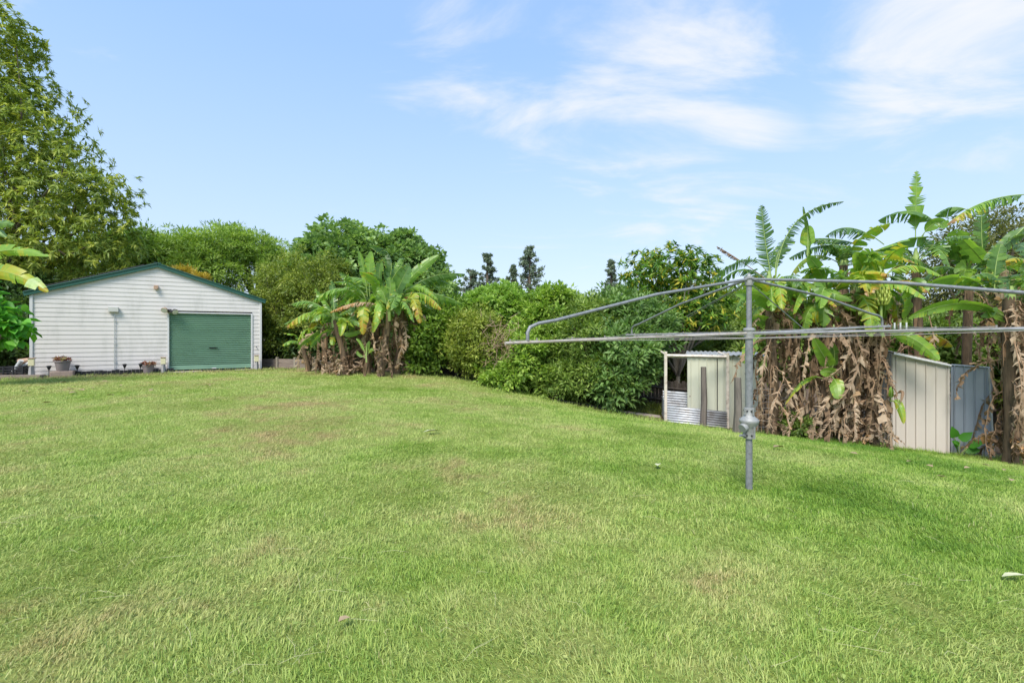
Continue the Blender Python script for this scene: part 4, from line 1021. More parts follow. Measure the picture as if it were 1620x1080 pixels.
L6('k',[(475,900),(425,620),(398,352)],150,roll=5,aL=5,aR=10,tear=.85,v0=.25,v1=.25,gap=.3,petiole=.08)
L6('k',[(500,900),(640,470),(1012,322)],95,roll=55,aL=20,aR=55,tear=.8,v0=.2,v1=.35,gap=.3,petiole=.12)
L6('k',[(465,900),(300,745),(0,930)],120,roll=35,aL=15,aR=30,tear=.7,v0=.3,v1=.35,gap=.2,dd=(0,-.2,-.4),petiole=.3)
L6('k',[(460,920),(240,760),(65,655)],60,mat='banana_dead',roll=50,aL=50,aR=60,tear=.8,v0=.3,v1=.4,jag=25,petiole=.5)
L6('l',[(740,760),(745,560),(705,358)],48,roll=30,aL=15,aR=20,tear=.4,v0=.55,v1=.3)
L6('l',[(735,720),(740,620),(745,500)],110,roll=0,aL=8,aR=15,tear=.1,v0=.72,v1=.72,petiole=.3)
L6('k',[(500,880),(520,700),(600,600)],110,roll=20,aL=15,aR=30,tear=.5,v0=.3,v1=.3,dd=(0,.2,.3))
L6('p',[(1310,640),(1060,510),(870,585)],105,roll=50,aL=20,aR=50,tear=.7,v0=.2,v1=.25,gap=.25)
L6('p',[(1200,700),(880,640),(600,745)],100,roll=50,aL=20,aR=55,tear=.7,v0=.3,v1=.3,gap=.25)
L6('p',[(1140,650),(950,600),(750,600)],90,roll=55,aL=25,aR=55,tear=.7,v0=.2,v1=.3,gap=.25,dd=(0,.3,.5))
L6('n',[(1150,900),(1140,800),(1090,700)],140,roll=5,aL=8,aR=15,tear=.03,v0=.68,v1=.7,dd=(0,-.3,-.4))
L6('m',[(880,960),(820,820),(740,730)],120,roll=10,aL=10,aR=20,tear=.15,v0=.55,v1=.5,dd=(0,-.2,-.3))
L6('m',[(900,970),(790,830),(660,950)],100,roll=40,aL=20,aR=40,tear=.3,v0=.6,v1=.8)
L6('m',[(760,1000),(880,990),(1080,1060)],110,roll=40,aL=15,aR=30,tear=.15,v0=.55,v1=.5,dd=(0,-.3,-.6))
L6('l',[(680,1080),(640,1000),(540,1060)],110,roll=25,aL=15,aR=25,tear=.1,v0=.55,v1=.5,dd=(0,-.3,-.6))
# from the right part
L6('q',[(415,600),(418,340),(425,92)],135,z7,roll=0,aL=0,aR=10,tear=.28,v0=.55,v1=.62,gap=.1,petiole=.12,sweep=.1,saw=.7)
L6('q',[(600,520),(400,385),(135,465)],110,z7,roll=45,aL=10,aR=35,tear=.3,v0=.4,v1=.42,gap=.1)
L6('q',[(560,590),(350,605),(110,690)],85,z7,roll=45,aL=15,aR=30,tear=.2,v0=.45,v1=.45)
L6('t',[(620,900),(380,730),(10,700)],95,z7,roll=50,aL=15,aR=45,tear=.45,v0=.45,v1=.4,dd=(0,-.4,-.8))
L6('s',[(1330,270),(950,310),(645,495)],95,z7,roll=50,aL=20,aR=60,tear=.7,v0=.3,v1=.98,gap=.25)
L6('t',[(925,760),(905,560),(912,330)],120,z7,roll=15,aL=10,aR=15,tear=.8,v0=.3,v1=.3,gap=.35)
L6('t',[(960,820),(820,660),(690,540)],210,z7,roll=22,aL=5,aR=12,tear=.1,v0=.56,v1=.5,dd=(0,-.3,-.4),petiole=.1)
L6('r',[(960,980),(740,880),(470,960)],150,z7,roll=35,aL=10,aR=30,tear=.25,v0=.65,v1=.6,dd=(0,.0,.2))
L6('q',[(830,400),(690,360),(555,430)],85,z7,roll=50,aL=10,aR=40,tear=.3,v0=.4,v1=.4,dd=(0,.2,.3))
L6('s',[(1290,450),(1090,640),(930,760)],120,z7,roll=20,aL=15,aR=25,tear=.3,v0=.25,v1=.3)
L6('s',[(1290,560),(1120,600),(1000,720)],120,z7,roll=40,aL=15,aR=35,tear=.5,v0=.3,v1=.35)
L6('q',[(480,560),(500,640),(700,700)],90,z7,roll=40,aL=10,aR=40,tear=.5,v0=.3,v1=.4)
L6('q',[(450,600),(560,480),(640,520)],110,z7,roll=10,aL=10,aR=20,tear=.1,v0=.6,v1=.6,dd=(0,-.2,-.3))
L6('o',[(200,860),(300,790),(420,830)],95,z7,roll=60,aL=50,aR=60,tear=.8,v0=.86,v1=.92,jag=15)
L6('o',[(340,1000),(420,930),(490,1000)],120,z7,roll=10,aL=10,aR=20,tear=.1,v0=.6,v1=.6,dd=(0,-.3,-.5))
L6('r',[(1060,760),(1020,840),(970,960)],60,z7,roll=10,aL=20,aR=20,tear=.4,v0=.5,v1=.85)
L6('r',[(1080,800),(1090,900),(1060,1050)],120,z7,mat='banana_dead',roll=10,aL=20,aR=20,tear=.5,v0=.6,v1=.7,jag=20)
L6('r',[(1221,960),(1150,950),(1080,1060)],110,z7,roll=20,aL=15,aR=20,tear=.4,v0=.5,v1=.6)
L6('r',[(1000,1000),(1010,800),(1050,640)],130,z7,roll=15,aL=15,aR=25,tear=.4,v0=.35,v1=.4,petiole=.3)
def F2(k,pts,w,**kw):
    rt,tp,D=c2[k]; lf(rt,D,pts,w,None,**kw)
F2('r',[(1590,500),(1520,478),(1436,504)],28,roll=30,aL=10,aR=25,tear=.15,v0=.55,v1=.6)
F2('r',[(1590,500),(1560,490),(1612,515)],26,roll=30,aL=10,aR=25,tear=.15,v0=.55,v1=.6)
F2('o',[(1398,530),(1440,532),(1486,570)],34,roll=30,aL=10,aR=30,tear=.3,v0=.62,v1=.6,dd=(0,-.3,-.6))
F2('q',[(1455,540),(1480,530),(1508,548)],22,roll=50,aL=15,aR=40,tear=.3,v0=.86,v1=.9)
F2('k',[(1245,500),(1210,470),(1163,465)],34,roll=15,aL=8,aR=15,tear=.05,v0=.58,v1=.62,dd=(0,-.4,-.6))
F2('k',[(1235,490),(1200,455),(1180,440)],38,roll=10,aL=10,aR=15,tear=.1,v0=.7,v1=.7,dd=(0,-.1,-.2))
F2('k',[(1230,520),(1205,505),(1172,510)],30,roll=30,aL=15,aR=25,tear=.4,v0=.5,v1=.6)
F2('k',[(1215,520),(1190,545),(1178,575)],26,roll=10,aL=15,aR=25,tear=.3,v0=.55,v1=.6,dd=(0,-.2,-.3))
L6('m',[(600,560),(555,480),(490,365)],95,z8,roll=5,aL=8,aR=12,tear=.05,v0=.56,v1=.5,dd=(-.3,-.5,-.6))
L6('m',[(600,560),(620,480),(600,390)],70,z8,roll=20,aL=8,aR=12,tear=.2,v0=.4,v1=.4,dd=(-.2,-.3,-.4))
L6('m',[(640,590),(590,570),(530,575)],70,z8,roll=5,aL=8,aR=12,tear=.05,v0=.7,v1=.7,dd=(-.4,-.6,-.7))
L6('m',[(600,600),(635,650),(640,738)],90,z8,roll=0,aL=8,aR=12,tear=.02,v0=.68,v1=.66,dd=(-.4,-.6,-.7))
L6('m',[(545,610),(430,620),(315,772)],46,z8,roll=40,aL=15,aR=30,tear=.4,v0=.65,v1=.92,dd=(-.3,-.6,-.7))
L6('l',[(540,300),(640,235),(755,235)],60,z8,roll=30,aL=10,aR=25,tear=.1,v0=.55,v1=.55,dd=(-.2,-.4,-.5))
L6('n',[(520,290),(500,240),(515,205)],50,z8,roll=10,aL=20,aR=25,tear=.5,v0=.88,v1=.9,dd=(-.2,-.3,-.3))
L6('o',[(955,750),(1010,770),(1040,890)],62,z8,roll=5,aL=8,aR=15,tear=.05,v0=.66,v1=.84,dd=(-.3,-.5,-.6))
L6('o',[(960,740),(965,700),(965,660)],30,z8,roll=5,aL=8,aR=15,tear=.05,v0=.55,v1=.6,dd=(-.3,-.4,-.4))
L6('o',[(980,720),(1030,690),(1020,760)],30,z8,mat='banana_dead',roll=5,aL=30,aR=35,tear=.1,v0=.3,v1=.5,dd=(-.3,-.5,-.6))
for k,n,e in (('k',4,(0,50)),('l',9,(0,60)),('m',8,(0,55)),('n',9,(5,65)),('o',9,(0,60)),('p',8,(0,60)),('q',8,(0,50)),('r',8,(0,60)),('s',9,(5,70)),('t',8,(0,65))):
    auto_leaves(c2[k][0],c2[k][1],n,ord(k)*5,L=(.9,1.5),W=.44,el=e,v=(.15,.75),tear=(.25,.75))
    if k in 'klmno': auto_leaves(c2[k][0],c2[k][1]+Vector((0,0,-.1)),4,ord(k)*7,L=(.9,1.35),W=.42,el=(-40,20),azs=(190,350),v=(.5,.85),tear=(.3,.7))
# long dry leaves slanting across the trunks
for k_,pts,w_ in (('m',[(1352,590),(1305,640),(1283,700)],26),('l',[(1300,620),(1262,655),(1240,690)],24),('n',[(1368,520),(1352,600),(1318,640)],26),('k',[(1225,525),(1206,590),(1207,672)],24),('n',[(1345,610),(1318,660),(1290,697)],24),
                  ('l',[(1265,525),(1262,560),(1248,585)],26),('k',[(1240,600),(1225,640),(1214,684)],22),('m',[(1330,500),(1345,560),(1300,602)],18),('r',[(1600,520),(1616,600),(1611,650)],26),('q',[(1470,500),(1478,540),(1476,575)],18)):
    F2(k_,pts,w_,mat='banana_dead',roll=20,aL=45,aR=60,tear=.6,v0=.75,v1=.5,jag=28,gap=.35,sweep=.7,wave=.3,dd=(-.2,-.6,-.7))
# fruit bunch
rt,tp,D=c2['o']; c_=P(1394,473,D-.35)-rt.location
mb=MB(); st_=MB()
st_.tube([tp-rt.location+Vector((0,0,-.05)),c_+Vector((-.06,0,.42)),c_+Vector((0,0,.25)),c_+Vector((0,0,-.3)),c_+Vector((.02,0,-.75))],[.03,.028,.026,.022,.016],8)
for tier in range(4):
    z=-.12+tier*.07; n=12
    for i in range(n):
        az=2*math.pi*(i+.5*(tier%2))/n; ra=.105+.02*math.sin(tier*1.3); c,s=math.cos(az),math.sin(az)
        p0=c_+Vector((.04*c,.04*s,z)); p1=c_+Vector((ra*.9*c,ra*.9*s,z+.02)); p2=c_+Vector((ra*1.25*c,ra*1.25*s,z+.09)); p3=c_+Vector((ra*1.15*c,ra*1.15*s,z+.15))
        mb.tube([p0,p1,p2,p3],[.010,.020,.019,.007],6)
fb=mb.build('fruit_bunch',M['fruit'],rt,smooth=True); st_.build('fruit_stalk',M['banana_rib'],fb,smooth=True)
# banana off the left edge
g_=ground_at(-75,12.2); rt=empty('banana_plant',g_,'banana plant at the left edge of the photograph, broad bright leaves','banana plant'); tp=P(-80,470,12.2)
stem(rt,g_,tp,.13,.1,3)
for pts,w,k in (([(-80,470),(-20,400),(78,405)],20,dict(roll=40,aL=10,aR=35,tear=.2,v0=.66,v1=.7)),([(-80,470),(-15,425),(76,462)],27,dict(roll=15,aL=8,aR=20,tear=.12,v0=.68,v1=.8)),([(-80,460),(-40,370),(22,355)],22,dict(roll=40,aL=10,aR=30,tear=.2,v0=.4,v1=.45)),
                ([(-80,470),(-60,350),(10,375)],30,dict(roll=30,aL=15,aR=30,tear=.2,v0=.4,v1=.4))):
    lf(rt,12.2,pts,w*1.35,None,**k)
auto_leaves(rt,tp,4,77,azs=(120,250))

# ------------------------------------------------------------------ trees and shrubs
def gbase(px,D): return ground_at(px,D)
tree('broadleaf_tree','very tall tree with drooping whorled leaves rising left behind the shed','tree',gbase(10,20),
     [pb(-60,140,20,90,110,2.6),pb(10,110,20,40,70,1.6),pb(30,180,20,70,80,2.4),pb(70,240,19.6,60,70,2.2),pb(-20,300,19.5,110,110,3),pb(110,310,19.6,75,55,2.2),pb(158,312,19.6,42,38,1.5),pb(75,370,19.3,95,60,2.4),pb(170,370,19.6,42,36,1.5),pb(30,65,20,28,45,1.2),pb(20,430,19.3,80,60,2),pb(130,400,19.2,70,40,2),pb(0,40,20,22,26,1.0)],
     'leaf_tall',3600,14,.24,.07,.16,mode='whorl',seed=11,r0=.15,ntop=30,fork=.45,droop=.35,wob=.4,inner=.3,lumpy=.3,vsp=.45,vbase=.42)
tree('broadleaf_tree','dark mounded tree directly behind the left slope of the shed roof','tree',gbase(150,27),
     [pb(190,410,27,75,40,3),pb(120,430,27,70,40,3),pb(215,395,27,40,28,2)],'leaf_feather',700,26,.24,.085,.5,seed=12,r0=.2,vbase=.35)
FT='feathery round trees behind the shed'
tree('feathery_tree','round feathery light green tree directly behind the shed ridge','tree',gbase(320,29),
     [pb(315,410,29,52,42,3),pb(290,400,29,32,28,2),pb(345,395,29,45,32,2.4),pb(330,435,28.5,65,32,3)],'leaf_feather',900,30,.22,.07,.42,seed=13,r0=.2,vbase=.62,group=FT,flat=.45,lumpy=.3)
tree('feathery_tree','open topped feathery tree with bare limbs above the right slope of the shed roof','tree',gbase(395,31),
     [pb(390,390,31,42,26,2.4),pb(420,400,31,34,28,2),pb(435,425,31,26,30,2),pb(375,372,31,22,14,1.3)],'leaf_feather',560,30,.22,.07,.4,seed=14,r0=.22,vbase=.5,group=FT,ntop=16,fork=.55,flat=.45,lumpy=.35)
tree('feathery_tree','feathery green tree left of the shed ridge','tree',gbase(225,32),
     [pb(235,395,32,40,26,2.4),pb(260,415,32,40,30,2.4)],'leaf_feather',420,30,.22,.07,.42,seed=15,r0=.2,vbase=.5,group=FT,flat=.45)
tree('flowering_shrub','orange shrub peeping over the ridge of the shed','shrub',gbase(300,27.5),
     [pb(287,429,24.4,17,6,.6),pb(317,440,24.4,10,6,.5)],'leaf_orange',110,22,.15,.07,.22,seed=16,r0=.08,vbase=.5,ntop=5)
tree('olive_tree','olive green small leaved tree right of the shed','tree',gbase(455,20),
     [pb(470,445,20.5,55,42,2),pb(446,490,20.6,42,45,1.3),pb(500,480,20,45,60,1.8),pb(458,540,20.2,38,45,1.0),pb(520,430,21,30,26,1.4),pb(428,450,21.5,20,26,.9)],
     'leaf_olive',1400,24,.13,.06,.26,seed=17,r0=.16,inner=.3,vbase=.45,lumpy=.3)
tree('broadleaf_tree','large domed tree with dense round leaves behind the left banana clump','tree',gbase(560,25),
     [pb(550,415,25,75,55,3.2),pb(500,420,25,34,34,2),pb(600,420,25.4,50,45,2.5),pb(560,470,25,90,60,3)],
     'leaf_broad',1500,34,.19,.17,.40,shape='round',seed=18,r0=.25,vbase=.58,lumpy=.2,inner=.2)
tree('broadleaf_tree','smaller round leaved tree with a gap under it right of the domed tree','tree',gbase(665,25),
     [pb(650,415,26,36,34,2.2),pb(680,425,26,22,30,1.4),pb(640,385,26,22,16,1.2),pb(690,470,25,30,45,1.6)],
     'leaf_broad',620,34,.18,.16,.36,shape='round',seed=19,r0=.16,vbase=.5,lumpy=.35,inner=.1)
tree('leafy_shrub','dark shrub with bright green tips right of the left banana clump','shrub',gbase(690,16),
     [pb(690,530,16,40,50,1.2),pb(720,510,16.5,34,40,1.2),pb(665,560,16,26,40,1.0),pb(660,500,17,30,40,1)],
     'leaf_bright',900,20,.14,.075,.22,seed=20,r0=.08,inner=.35,vbase=.5,lumpy=.3)
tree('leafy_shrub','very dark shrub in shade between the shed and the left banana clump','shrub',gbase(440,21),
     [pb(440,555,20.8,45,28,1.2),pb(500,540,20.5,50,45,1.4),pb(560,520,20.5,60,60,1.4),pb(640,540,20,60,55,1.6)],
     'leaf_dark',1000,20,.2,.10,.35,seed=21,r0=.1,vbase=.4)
tree('vine_mound','pale green vine smothering a domed shrub in front of the conifers','vine',gbase(785,17.5),
     [pb(790,488,16.4,50,36,1.1),pb(760,500,16.4,36,34,1.0),pb(818,498,16.4,34,32,1.0)],
     'leaf_vine',1100,18,.12,.09,.2,shape='round',seed=22,r0=.1,vbase=.5,lumpy=.08,inner=.1)
tree('olive_shrub','greyish olive shrub with brown dead twigs right of the left banana clump','shrub',gbase(760,15),
     [pb(752,525,15,40,36,1.0),pb(768,555,14.9,45,42,1.0),pb(735,545,15.1,28,40,.8)],
     'leaf_olive',1200,20,.10,.055,.18,seed=23,r0=.08,inner=.3,vbase=.62,lumpy=.25)
GB='bright green citrus shrubs along the back of the lawn'
tree('citrus_shrub','bright green citrus shrub low at the left end of the shrub row','shrub',gbase(800,14.3),
     [pb(810,590,14.2,48,24,.8),pb(835,560,14.3,34,40,.9),pb(790,600,14.1,30,14,.6)],
     'leaf_bright',600,18,.14,.08,.17,seed=24,r0=.06,inner=.2,vbase=.7,lumpy=.5,group=GB)
tree('citrus_shrub','tallest bright green citrus shrub with an open spray at its top','shrub',gbase(860,14.8),
     [pb(870,528,15,48,40,1.1),pb(876,468,15.2,26,12,.7),pb(900,482,15.2,22,14,.6),pb(855,570,14.5,48,42,1.0),pb(858,490,15.2,26,26,.9)],
     'leaf_bright',1050,20,.16,.08,.20,seed=25,r0=.09,inner=.2,vbase=.6,lumpy=.5,group=GB)
tree('citrus_shrub','glossy mid green shrub in the middle of the row, above the concrete edging strip','shrub',gbase(925,14),
     [pb(920,540,14.2,55,55,1.2),pb(930,496,14.8,42,22,1),pb(900,600,13.7,50,30,.9),pb(950,590,13.5,40,36,.9)],
     'leaf_mid',1500,20,.13,.055,.19,seed=26,r0=.09,inner=.25,vbase=.6,lumpy=.4,group=GB)
tree('citrus_shrub','dark green citrus shrub overhanging the paling fence left of the pen','shrub',gbase(985,13.6),
     [pb(990,560,13.6,52,50,1.1),pb(975,610,13.1,40,30,.8),pb(1020,520,14.2,45,40,1.1),pb(985,490,14.6,40,30,1)],
     'leaf_broad',1100,18,.17,.075,.2,seed=27,r0=.09,inner=.25,vbase=.35,lumpy=.45,group=GB)
tree('yellowing_tree','airy tree with yellow tipped leaves above the pen','tree',gbase(1075,15.5),
     [pb(1060,425,15.6,50,32,1.1),pb(1100,440,15.4,40,36,1.1),pb(1020,440,15.8,36,36,1),pb(1010,480,15.8,30,26,.9),pb(1110,490,15.2,45,32,1.0),pb(1060,510,15.3,50,26,1.0)],
     'leaf_yellowing',760,13,.20,.07,.12,mode='whorl',seed=28,r0=.09,inner=.1,ntop=26,bark='bark_pale',fork=.3,lumpy=.35,vsp=.5,vbase=.5,droop=.1)
tree('leafy_shrub','soft green foliage screen behind the pen and the cream shed','shrub',gbase(1120,17.5),
     [pb(1090,560,17,60,50,1.4),pb(1140,520,17.5,60,40,1.4),pb(1040,560,17,50,50,1.3),pb(1000,495,18,50,24,1.4),pb(940,490,18.5,50,20,1.3)],
     'leaf_mid',1500,20,.16,.07,.26,seed=29,r0=.1,vbase=.55,inner=.2)
tree('leafy_shrub','soft green foliage rising behind the left banana trunks of the clothesline clump','shrub',gbase(1230,16),
     [pb(1230,540,16,60,60,1.4),pb(1300,540,16,60,60,1.4),pb(1380,530,16,60,60,1.4),pb(1180,560,16,40,40,1.2)],
     'leaf_mid',1300,18,.16,.08,.26,seed=30,r0=.1,vbase=.45,inner=.2)
tree('rough_tree','grey green tree with brownish leaves behind the right-hand banana plants','tree',gbase(1580,14),
     [pb(1570,390,14,60,55,1.3),pb(1620,370,14,50,50,1.3),pb(1520,420,14,40,40,1.1),pb(1600,450,14,70,40,1.4),pb(1530,500,14,60,30,1.2),pb(1470,470,14.5,60,40,1.2)],
     'leaf_grey',950,20,.13,.05,.22,seed=33,r0=.2,vbase=.4,inner=.25,ntop=20,lumpy=.3)
tree('leafy_shrub','green undergrowth shrub behind the blue grey screen','shrub',gbase(1540,13),
     [pb(1480,545,13,60,45,1.1),pb(1560,550,13,60,40,1.1),pb(1620,570,12.6,50,80,1.1),pb(1660,620,12,50,60,1)],
     'leaf_mid',1300,18,.15,.085,.2,seed=34,r0=.12,vbase=.5,inner=.3)
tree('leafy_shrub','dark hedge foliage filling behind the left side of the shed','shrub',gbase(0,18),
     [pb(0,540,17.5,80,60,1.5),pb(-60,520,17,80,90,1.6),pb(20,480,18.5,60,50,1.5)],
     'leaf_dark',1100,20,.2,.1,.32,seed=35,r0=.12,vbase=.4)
# heart leaved shrub by the left edge
tree('heart_leaved_shrub','shrub of large bright heart shaped leaves at the left edge before the shed corner','shrub',gbase(-5,12.6),
     [pb(6,520,12.6,28,28,.5),pb(-30,500,12.6,36,50,.6),pb(-4,490,12.6,30,12,.5)],
     'leaf_heart',110,5,.24,.22,.16,shape='round',seed=36,r0=.04,vbase=.55,droop=.7,inner=.2,ntop=10)
# undergrowth at the bases
tree('leafy_shrub','low dark green undergrowth at the foot of the clothesline banana clump','shrub',gbase(1265,10.2),
     [pb(1262,672,10.1,20,14,.35),pb(1245,665,10.4,14,16,.3)],'leaf_mid',120,14,.09,.05,.12,seed=37,r0=.02,vbase=.4,ntop=4)
g_=ground_at(1515,9.7)
r_=empty('broad_leaved_weed',g_,'broad leaved weed growing between the beige shed and the blue grey screen','weed')
Vx=[];rr=np.random.default_rng(5)
pos=np.array([[0,0,.15],[.05,0,.3],[-.03,-.02,.22],[.14,0,.1],[.2,-.03,.18],[-.06,0,.35]]); dr=nrm(np.array([[-.6,-.4,.5],[.5,-.4,.6],[-.5,-.5,.2],[.7,-.5,.1],[.5,-.6,.5],[-.4,-.3,.8]])); up=nrm(np.array([[0,-.9,.5]]*6)+rr.normal(0,.2,(6,3)))
V,q,a=leaves(pos,dr,up,np.full(6,.26),np.full(6,.17),rr.uniform(.1,.5,6),'round',.15); npmesh('leaf_cluster',V,q,None,a,[M['leaf_heart']],r_)
mb=MB(); 
for p_ in pos: mb.tube([(0.03,0,-.05),(p_[0]*.7,p_[1],p_[2]*.6),tuple(p_)],.006,5)
mb.build('stem',M['banana_rib'],r_)
# dead twig tangle on the olive shrub
c_=P(795,545,13.9); mb=MB(); rr_=random.Random(8)
for i in range(150):
    a=Vector((rr_.gauss(0,.28),rr_.gauss(0,.15),rr_.gauss(0,.35))); d_=Vector((rr_.gauss(0,1),rr_.gauss(0,.5),rr_.gauss(0,1))).normalized()*rr_.uniform(.15,.45)
    mb.tube([a,a+d_*.5+Vector((0,0,rr_.uniform(-.05,.05))),a+d_],[.006,.005,.002],4)
o=mb.build('dead_twig_tangle',M['tan']); o.location=c_; tag(o,'tangle of dry brown twigs caught in the shrubs behind the clothesline arm tip','twigs')
# conifers
def conifer(label,px,top,bot,D,wpx,seed,n=13,lean=0):
    g_=ground_at(px,D); root=empty('conifer_tree',g_,label,'conifer','distant conifers beyond the shrubs'); tp=P(px,top,D)-g_; k=D/F
    mb=MB(); mb.tube([(0,0,-.2),tp*.5,tp],[.35,.22,.05],8)
    r=np.random.default_rng(seed); pos=[];dr=[]
    zb=P(px,bot,D).z-g_.z
    wpx*=1.55
    for i in range(n):
        t=(i+.5*r.random())/n; z=zb+(tp.z-zb)*t; nb=4
        for j in range(nb):
            az=r.uniform(0,6.28); L_=wpx*k*(1-t*.8)*r.uniform(.35,1.1); d=np.array([math.cos(az),math.sin(az),r.uniform(.0,.35)])
            e=np.array([0,0,z])+d*L_
            mb.tube([(0,0,z),tuple(np.array([0,0,z])+d*L_*.6+np.array([0,0,-.1])),tuple(e)],[.06,.04,.02],4)
            m_=44
            tt=.5+.5*r.random(m_)**.6
            pos.append(np.array([0,0,z])+d*L_*tt[:,None]+r.normal(0,.05*wpx*k*.7,(m_,3))+np.array([0,0,.1])); dr.append(nrm(r.normal(0,1,(m_,3))+np.array([0,0,.6])))
    pos=np.concatenate(pos);dr=np.concatenate(dr);n_=len(pos)
    V,q,a=leaves(pos,dr,nrm(r.normal(0,1,(n_,3))),np.full(n_,.34),np.full(n_,.13),np.clip(r.normal(.5,.25,n_),0,1),'lance')
    npmesh('crown',V,q,None,a,[M['leaf_conifer']],root); mb.build('trunk',M['bark'],root,smooth=True)
conifer('tall thin conifer with tiered tufts, left one of the taller pair beyond the vine mound',771,402,470,55,16,1)
conifer('short blue grey conifer at the left foot of the thin tiered one',745,428,475,58,17,2,9)
conifer('densest tall conifer, right one of the pair beyond the vine mound',838,393,462,55,20,3,15)
conifer('smaller sparse conifer touching the left side of the densest one',811,420,465,54,11,4,9)
conifer('narrow blue green conifer standing beside the yellow tipped tree',967,412,470,60,13,5,14)
# far belt
V,q,a,C=scatter([pb(x,515+15*math.sin(x*.01),33,95,38+8*math.sin(x*.013),3) for x in range(-300,2000,110)],5200,18,.42,.2,.7,seed=50,vbase=.4,inner=.2)
o=npmesh('distant_treeline',V,q,None,a,[M['leaf_mid']]); tag(o,'belt of distant green trees beyond the fences','treeline',kind='stuff')

# ------------------------------------------------------------------ fallen leaves
def fallen(px,py,L_,W_,mat,label,rot,seed,group='fallen leaves lying on the lawn'):
    g_=gpix(px,py); V,q,a=leaves(np.array([[-L_/2,0,.045]]),np.array([[1.,0,.08]]),np.array([[0,.15,1.]]),np.array([L_]),np.array([W_]),np.array([.5]),'oval',.2,.1)
    o=npmesh('fallen_leaf',V,q,None,a,[M[mat]]); o.location=g_; o.rotation_euler=(0,0,rot); tag(o,label,'leaf',group)
fallen(1606,925,.17,.05,'pale_leaf','pale cream fallen leaf near the right edge of the lawn',.1,1)
fallen(684,687,.26,.10,'pale_leaf','pale curled fallen leaf lying alone in the middle of the lawn',.5,2)
fallen(1041,742,.10,.06,'pale_leaf','small white leaf on the lawn left of the clothesline pole',1.2,3)
fallen(545,998,.06,.05,'dry','small tan leaf nearest the camera left of centre',.7,4)
fallen(1232,712,.16,.10,'dry','tan leaf on the grass just right of the clothesline pole',.2,5)
dl='small dry brown leaf lying on the lawn before the shed'
for i,(x,y) in enumerate([(40,622),(66,618),(110,616),(128,620),(115,624),(146,616),(175,628),(100,607),(190,612),(165,606),(240,620),(330,612),(75,640)]):
    fallen(x,y,.15,.09,'dry',dl,i*1.1,10+i)
for i,(x,y) in enumerate([(1440,735),(1470,742),(1530,745),(1560,740),(1590,748),(1350,722),(1600,765),(1490,760)]):
    fallen(x,y,.10,.05,'dry','small dry brown leaf lying on the lawn before the beige shed',i*1.7,40+i)
# straw stems on near lawn
mb=MB(); rr_=random.Random(4)
for i in range(90):
    x=rr_.uniform(-20,1640); y=rr_.uniform(740,1075); g_=gpix(x,y); az=rr_.uniform(0,3.14); L_=rr_.uniform(.06,.22); d_=Vector((math.cos(az),math.sin(az),0))*L_
    z=Vector((0,0,.03+rr_.uniform(0,.012)))
    mb.tube([g_+z-d_/2,g_+z+Vector((rr_.gauss(0,.01),rr_.gauss(0,.01),.01)),g_+z+d_/2+Vector((0,0,rr_.uniform(-.01,.01)))],[.0007,.0010,.0005],4)
o=mb.build('dry_straw',simple('straw',rgb(.46,.44,.24),.8,nscale=30,var=.2)); tag(o,'loose dry straw stems scattered through the lawn','straw',kind='stuff')

# ------------------------------------------------------------------ sky, sun, camera
SUN_EL,SUN_AZ=R(52),R(200)      # azimuth from north (+Y) clockwise: behind the camera, a little left
w=bpy.data.worlds.new('World'); scene.world=w; w.use_nodes=True; nt=w.node_tree; N=nt.nodes; L=nt.links; N.clear()
out=N.new('ShaderNodeOutputWorld'); bg=N.new('ShaderNodeBackground'); bg.inputs[1].default_value=.15
sky=N.new('ShaderNodeTexSky'); sky.sky_type='NISHITA'; sky.sun_disc=False; sky.sun_elevation=SUN_EL; sky.sun_rotation=SUN_AZ; sky.air_density=1.0; sky.dust_density=.2; sky.ozone_density=1.2
tc=N.new('ShaderNodeTexCoord')
sep=N.new('ShaderNodeSeparateXYZ'); L.new(tc.outputs['Generated'],sep.inputs[0])
def math_(op,a,b=None,c=None):
    m_=N.new('ShaderNodeMath'); m_.operation=op
    for i,v in enumerate((a,b,c)):
        if v is None: continue
        if isinstance(v,(int,float)): m_.inputs[i].default_value=v
        else: L.new(v,m_.inputs[i])
    return m_.outputs[0]
zc=math_('ADD',math_('MAXIMUM',sep.outputs[2],0.0),.18)
cx_=math_('DIVIDE',sep.outputs[0],zc); cy_=math_('DIVIDE',sep.outputs[1],zc)
cb=N.new('ShaderNodeCombineXYZ'); L.new(cx_,cb.inputs[0]); L.new(cy_,cb.inputs[1])
mp=N.new('ShaderNodeMapping'); mp.inputs['Rotation'].default_value=(0,0,R(25)); mp.inputs['Scale'].default_value=(.75,1.5,1); L.new(cb.outputs[0],mp.inputs[0])
no=N.new('ShaderNodeTexNoise'); no.inputs['Scale'].default_value=1.7; no.inputs['Detail'].default_value=10; no.inputs['Roughness'].default_value=.6; no.inputs['Distortion'].default_value=.5; L.new(mp.outputs[0],no.inputs[0])
def cdir(x,y): 
    v=Vector(((x-HX)/F,1,-(y-HY)/F)).normalized(); return v
mask=None
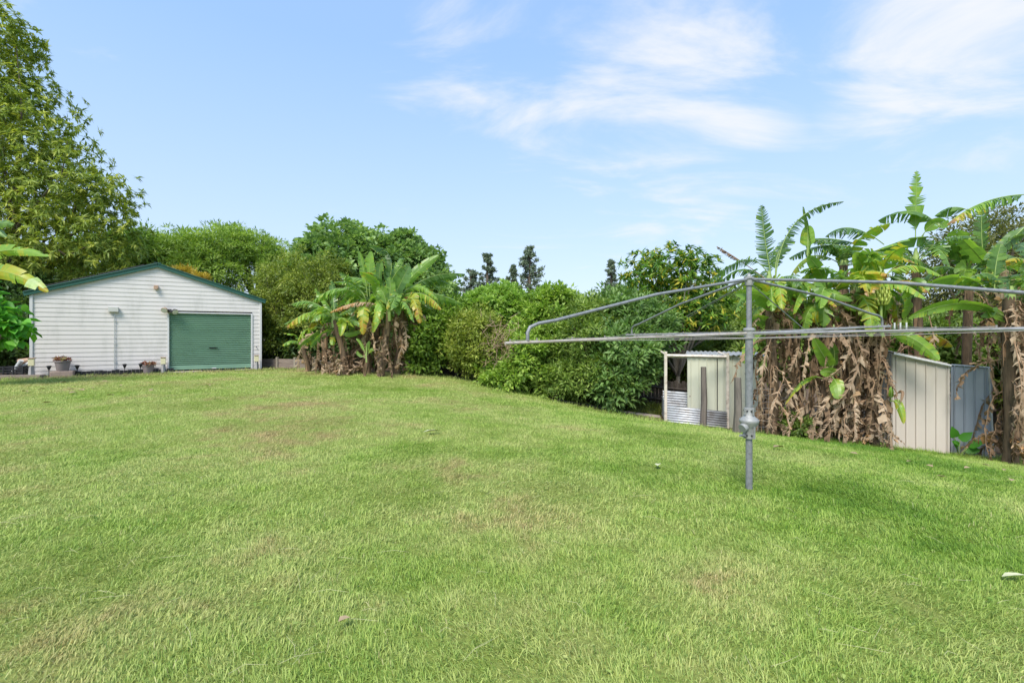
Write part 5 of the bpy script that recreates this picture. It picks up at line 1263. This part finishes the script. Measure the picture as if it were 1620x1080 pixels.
for (x,y,rad,amp) in ((1050,180,17,.20),(870,170,9,.10),(1180,110,9,.12),(1500,30,13,.24),(1560,120,9,.17),(1350,80,9,.08),(700,80,10,.06),(1400,230,10,.07),(690,5,6,.10)):
    dp=N.new('ShaderNodeVectorMath'); dp.operation='DOT_PRODUCT'; L.new(tc.outputs['Generated'],dp.inputs[0]); dp.inputs[1].default_value=cdir(x,y)
    mr=N.new('ShaderNodeMapRange'); mr.interpolation_type='SMOOTHSTEP'; mr.inputs[1].default_value=math.cos(R(rad)); mr.inputs[2].default_value=1.0; mr.inputs[3].default_value=0; mr.inputs[4].default_value=amp; L.new(dp.outputs['Value'],mr.inputs[0])
    mask=mr.outputs[0] if mask is None else math_('MAXIMUM',mask,mr.outputs[0])
cl_=math_('ADD',no.outputs[0],mask)
mr=N.new('ShaderNodeMapRange'); mr.interpolation_type='SMOOTHSTEP'; mr.inputs[1].default_value=.56; mr.inputs[2].default_value=.86; mr.inputs[4].default_value=.9; L.new(cl_,mr.inputs[0])
# thin haze to the horizon
hz=N.new('ShaderNodeMapRange'); hz.inputs[1].default_value=0.0; hz.inputs[2].default_value=.5; hz.inputs[3].default_value=.92; hz.inputs[4].default_value=.6; L.new(sep.outputs[2],hz.inputs[0])
m1=N.new('ShaderNodeMix'); m1.data_type='RGBA'; L.new(hz.outputs[0],m1.inputs[0]); L.new(sky.outputs[0],m1.inputs[6]); 
hc=ramp(N,[(0.0,(.265,.308,.355,1)),(.18,(.225,.285,.375,1)),(.5,(.165,.262,.42,1))]); L.new(sep.outputs[2],hc.inputs[0])
vm=N.new('ShaderNodeVectorMath'); vm.operation='SCALE'; vm.inputs[3].default_value=10.2; L.new(hc.outputs[0],vm.inputs[0]); L.new(vm.outputs[0],m1.inputs[7])
m2=N.new('ShaderNodeMix'); m2.data_type='RGBA'; L.new(mr.outputs[0],m2.inputs[0]); L.new(m1.outputs[2],m2.inputs[6]); m2.inputs[7].default_value=(3.55,3.6,3.8,1)
L.new(m2.outputs[2],bg.inputs[0]); L.new(bg.outputs[0],out.inputs[0])
sd=bpy.data.lights.new('sun','SUN'); sd.energy=2.7; sd.angle=R(24); sd.color=(1,.95,.86); so=bpy.data.objects.new('sun',sd); col.objects.link(so)
dirv=Vector((math.sin(SUN_AZ)*math.cos(SUN_EL),math.cos(SUN_AZ)*math.cos(SUN_EL),math.sin(SUN_EL)))
so.rotation_euler=dirv.to_track_quat('Z','Y').to_euler()
cam=bpy.data.cameras.new('camera'); co=bpy.data.objects.new('camera',cam); col.objects.link(co); co.location=(0,0,CAMZ); co.rotation_euler=(R(90),0,0)
cam.sensor_width=36; cam.lens=36*F/1620; cam.shift_y=-10/1620; cam.clip_end=2000; cam.clip_start=.05
scene.camera=co
vs_=scene.view_settings; vs_.view_transform='Standard'; vs_.look='None'; vs_.exposure=0.85; vs_.gamma=1
scene.cycles.max_bounces=8; scene.cycles.diffuse_bounces=4; scene.cycles.transmission_bounces=4; scene.cycles.use_denoising=True
print('objects',len(bpy.data.objects))
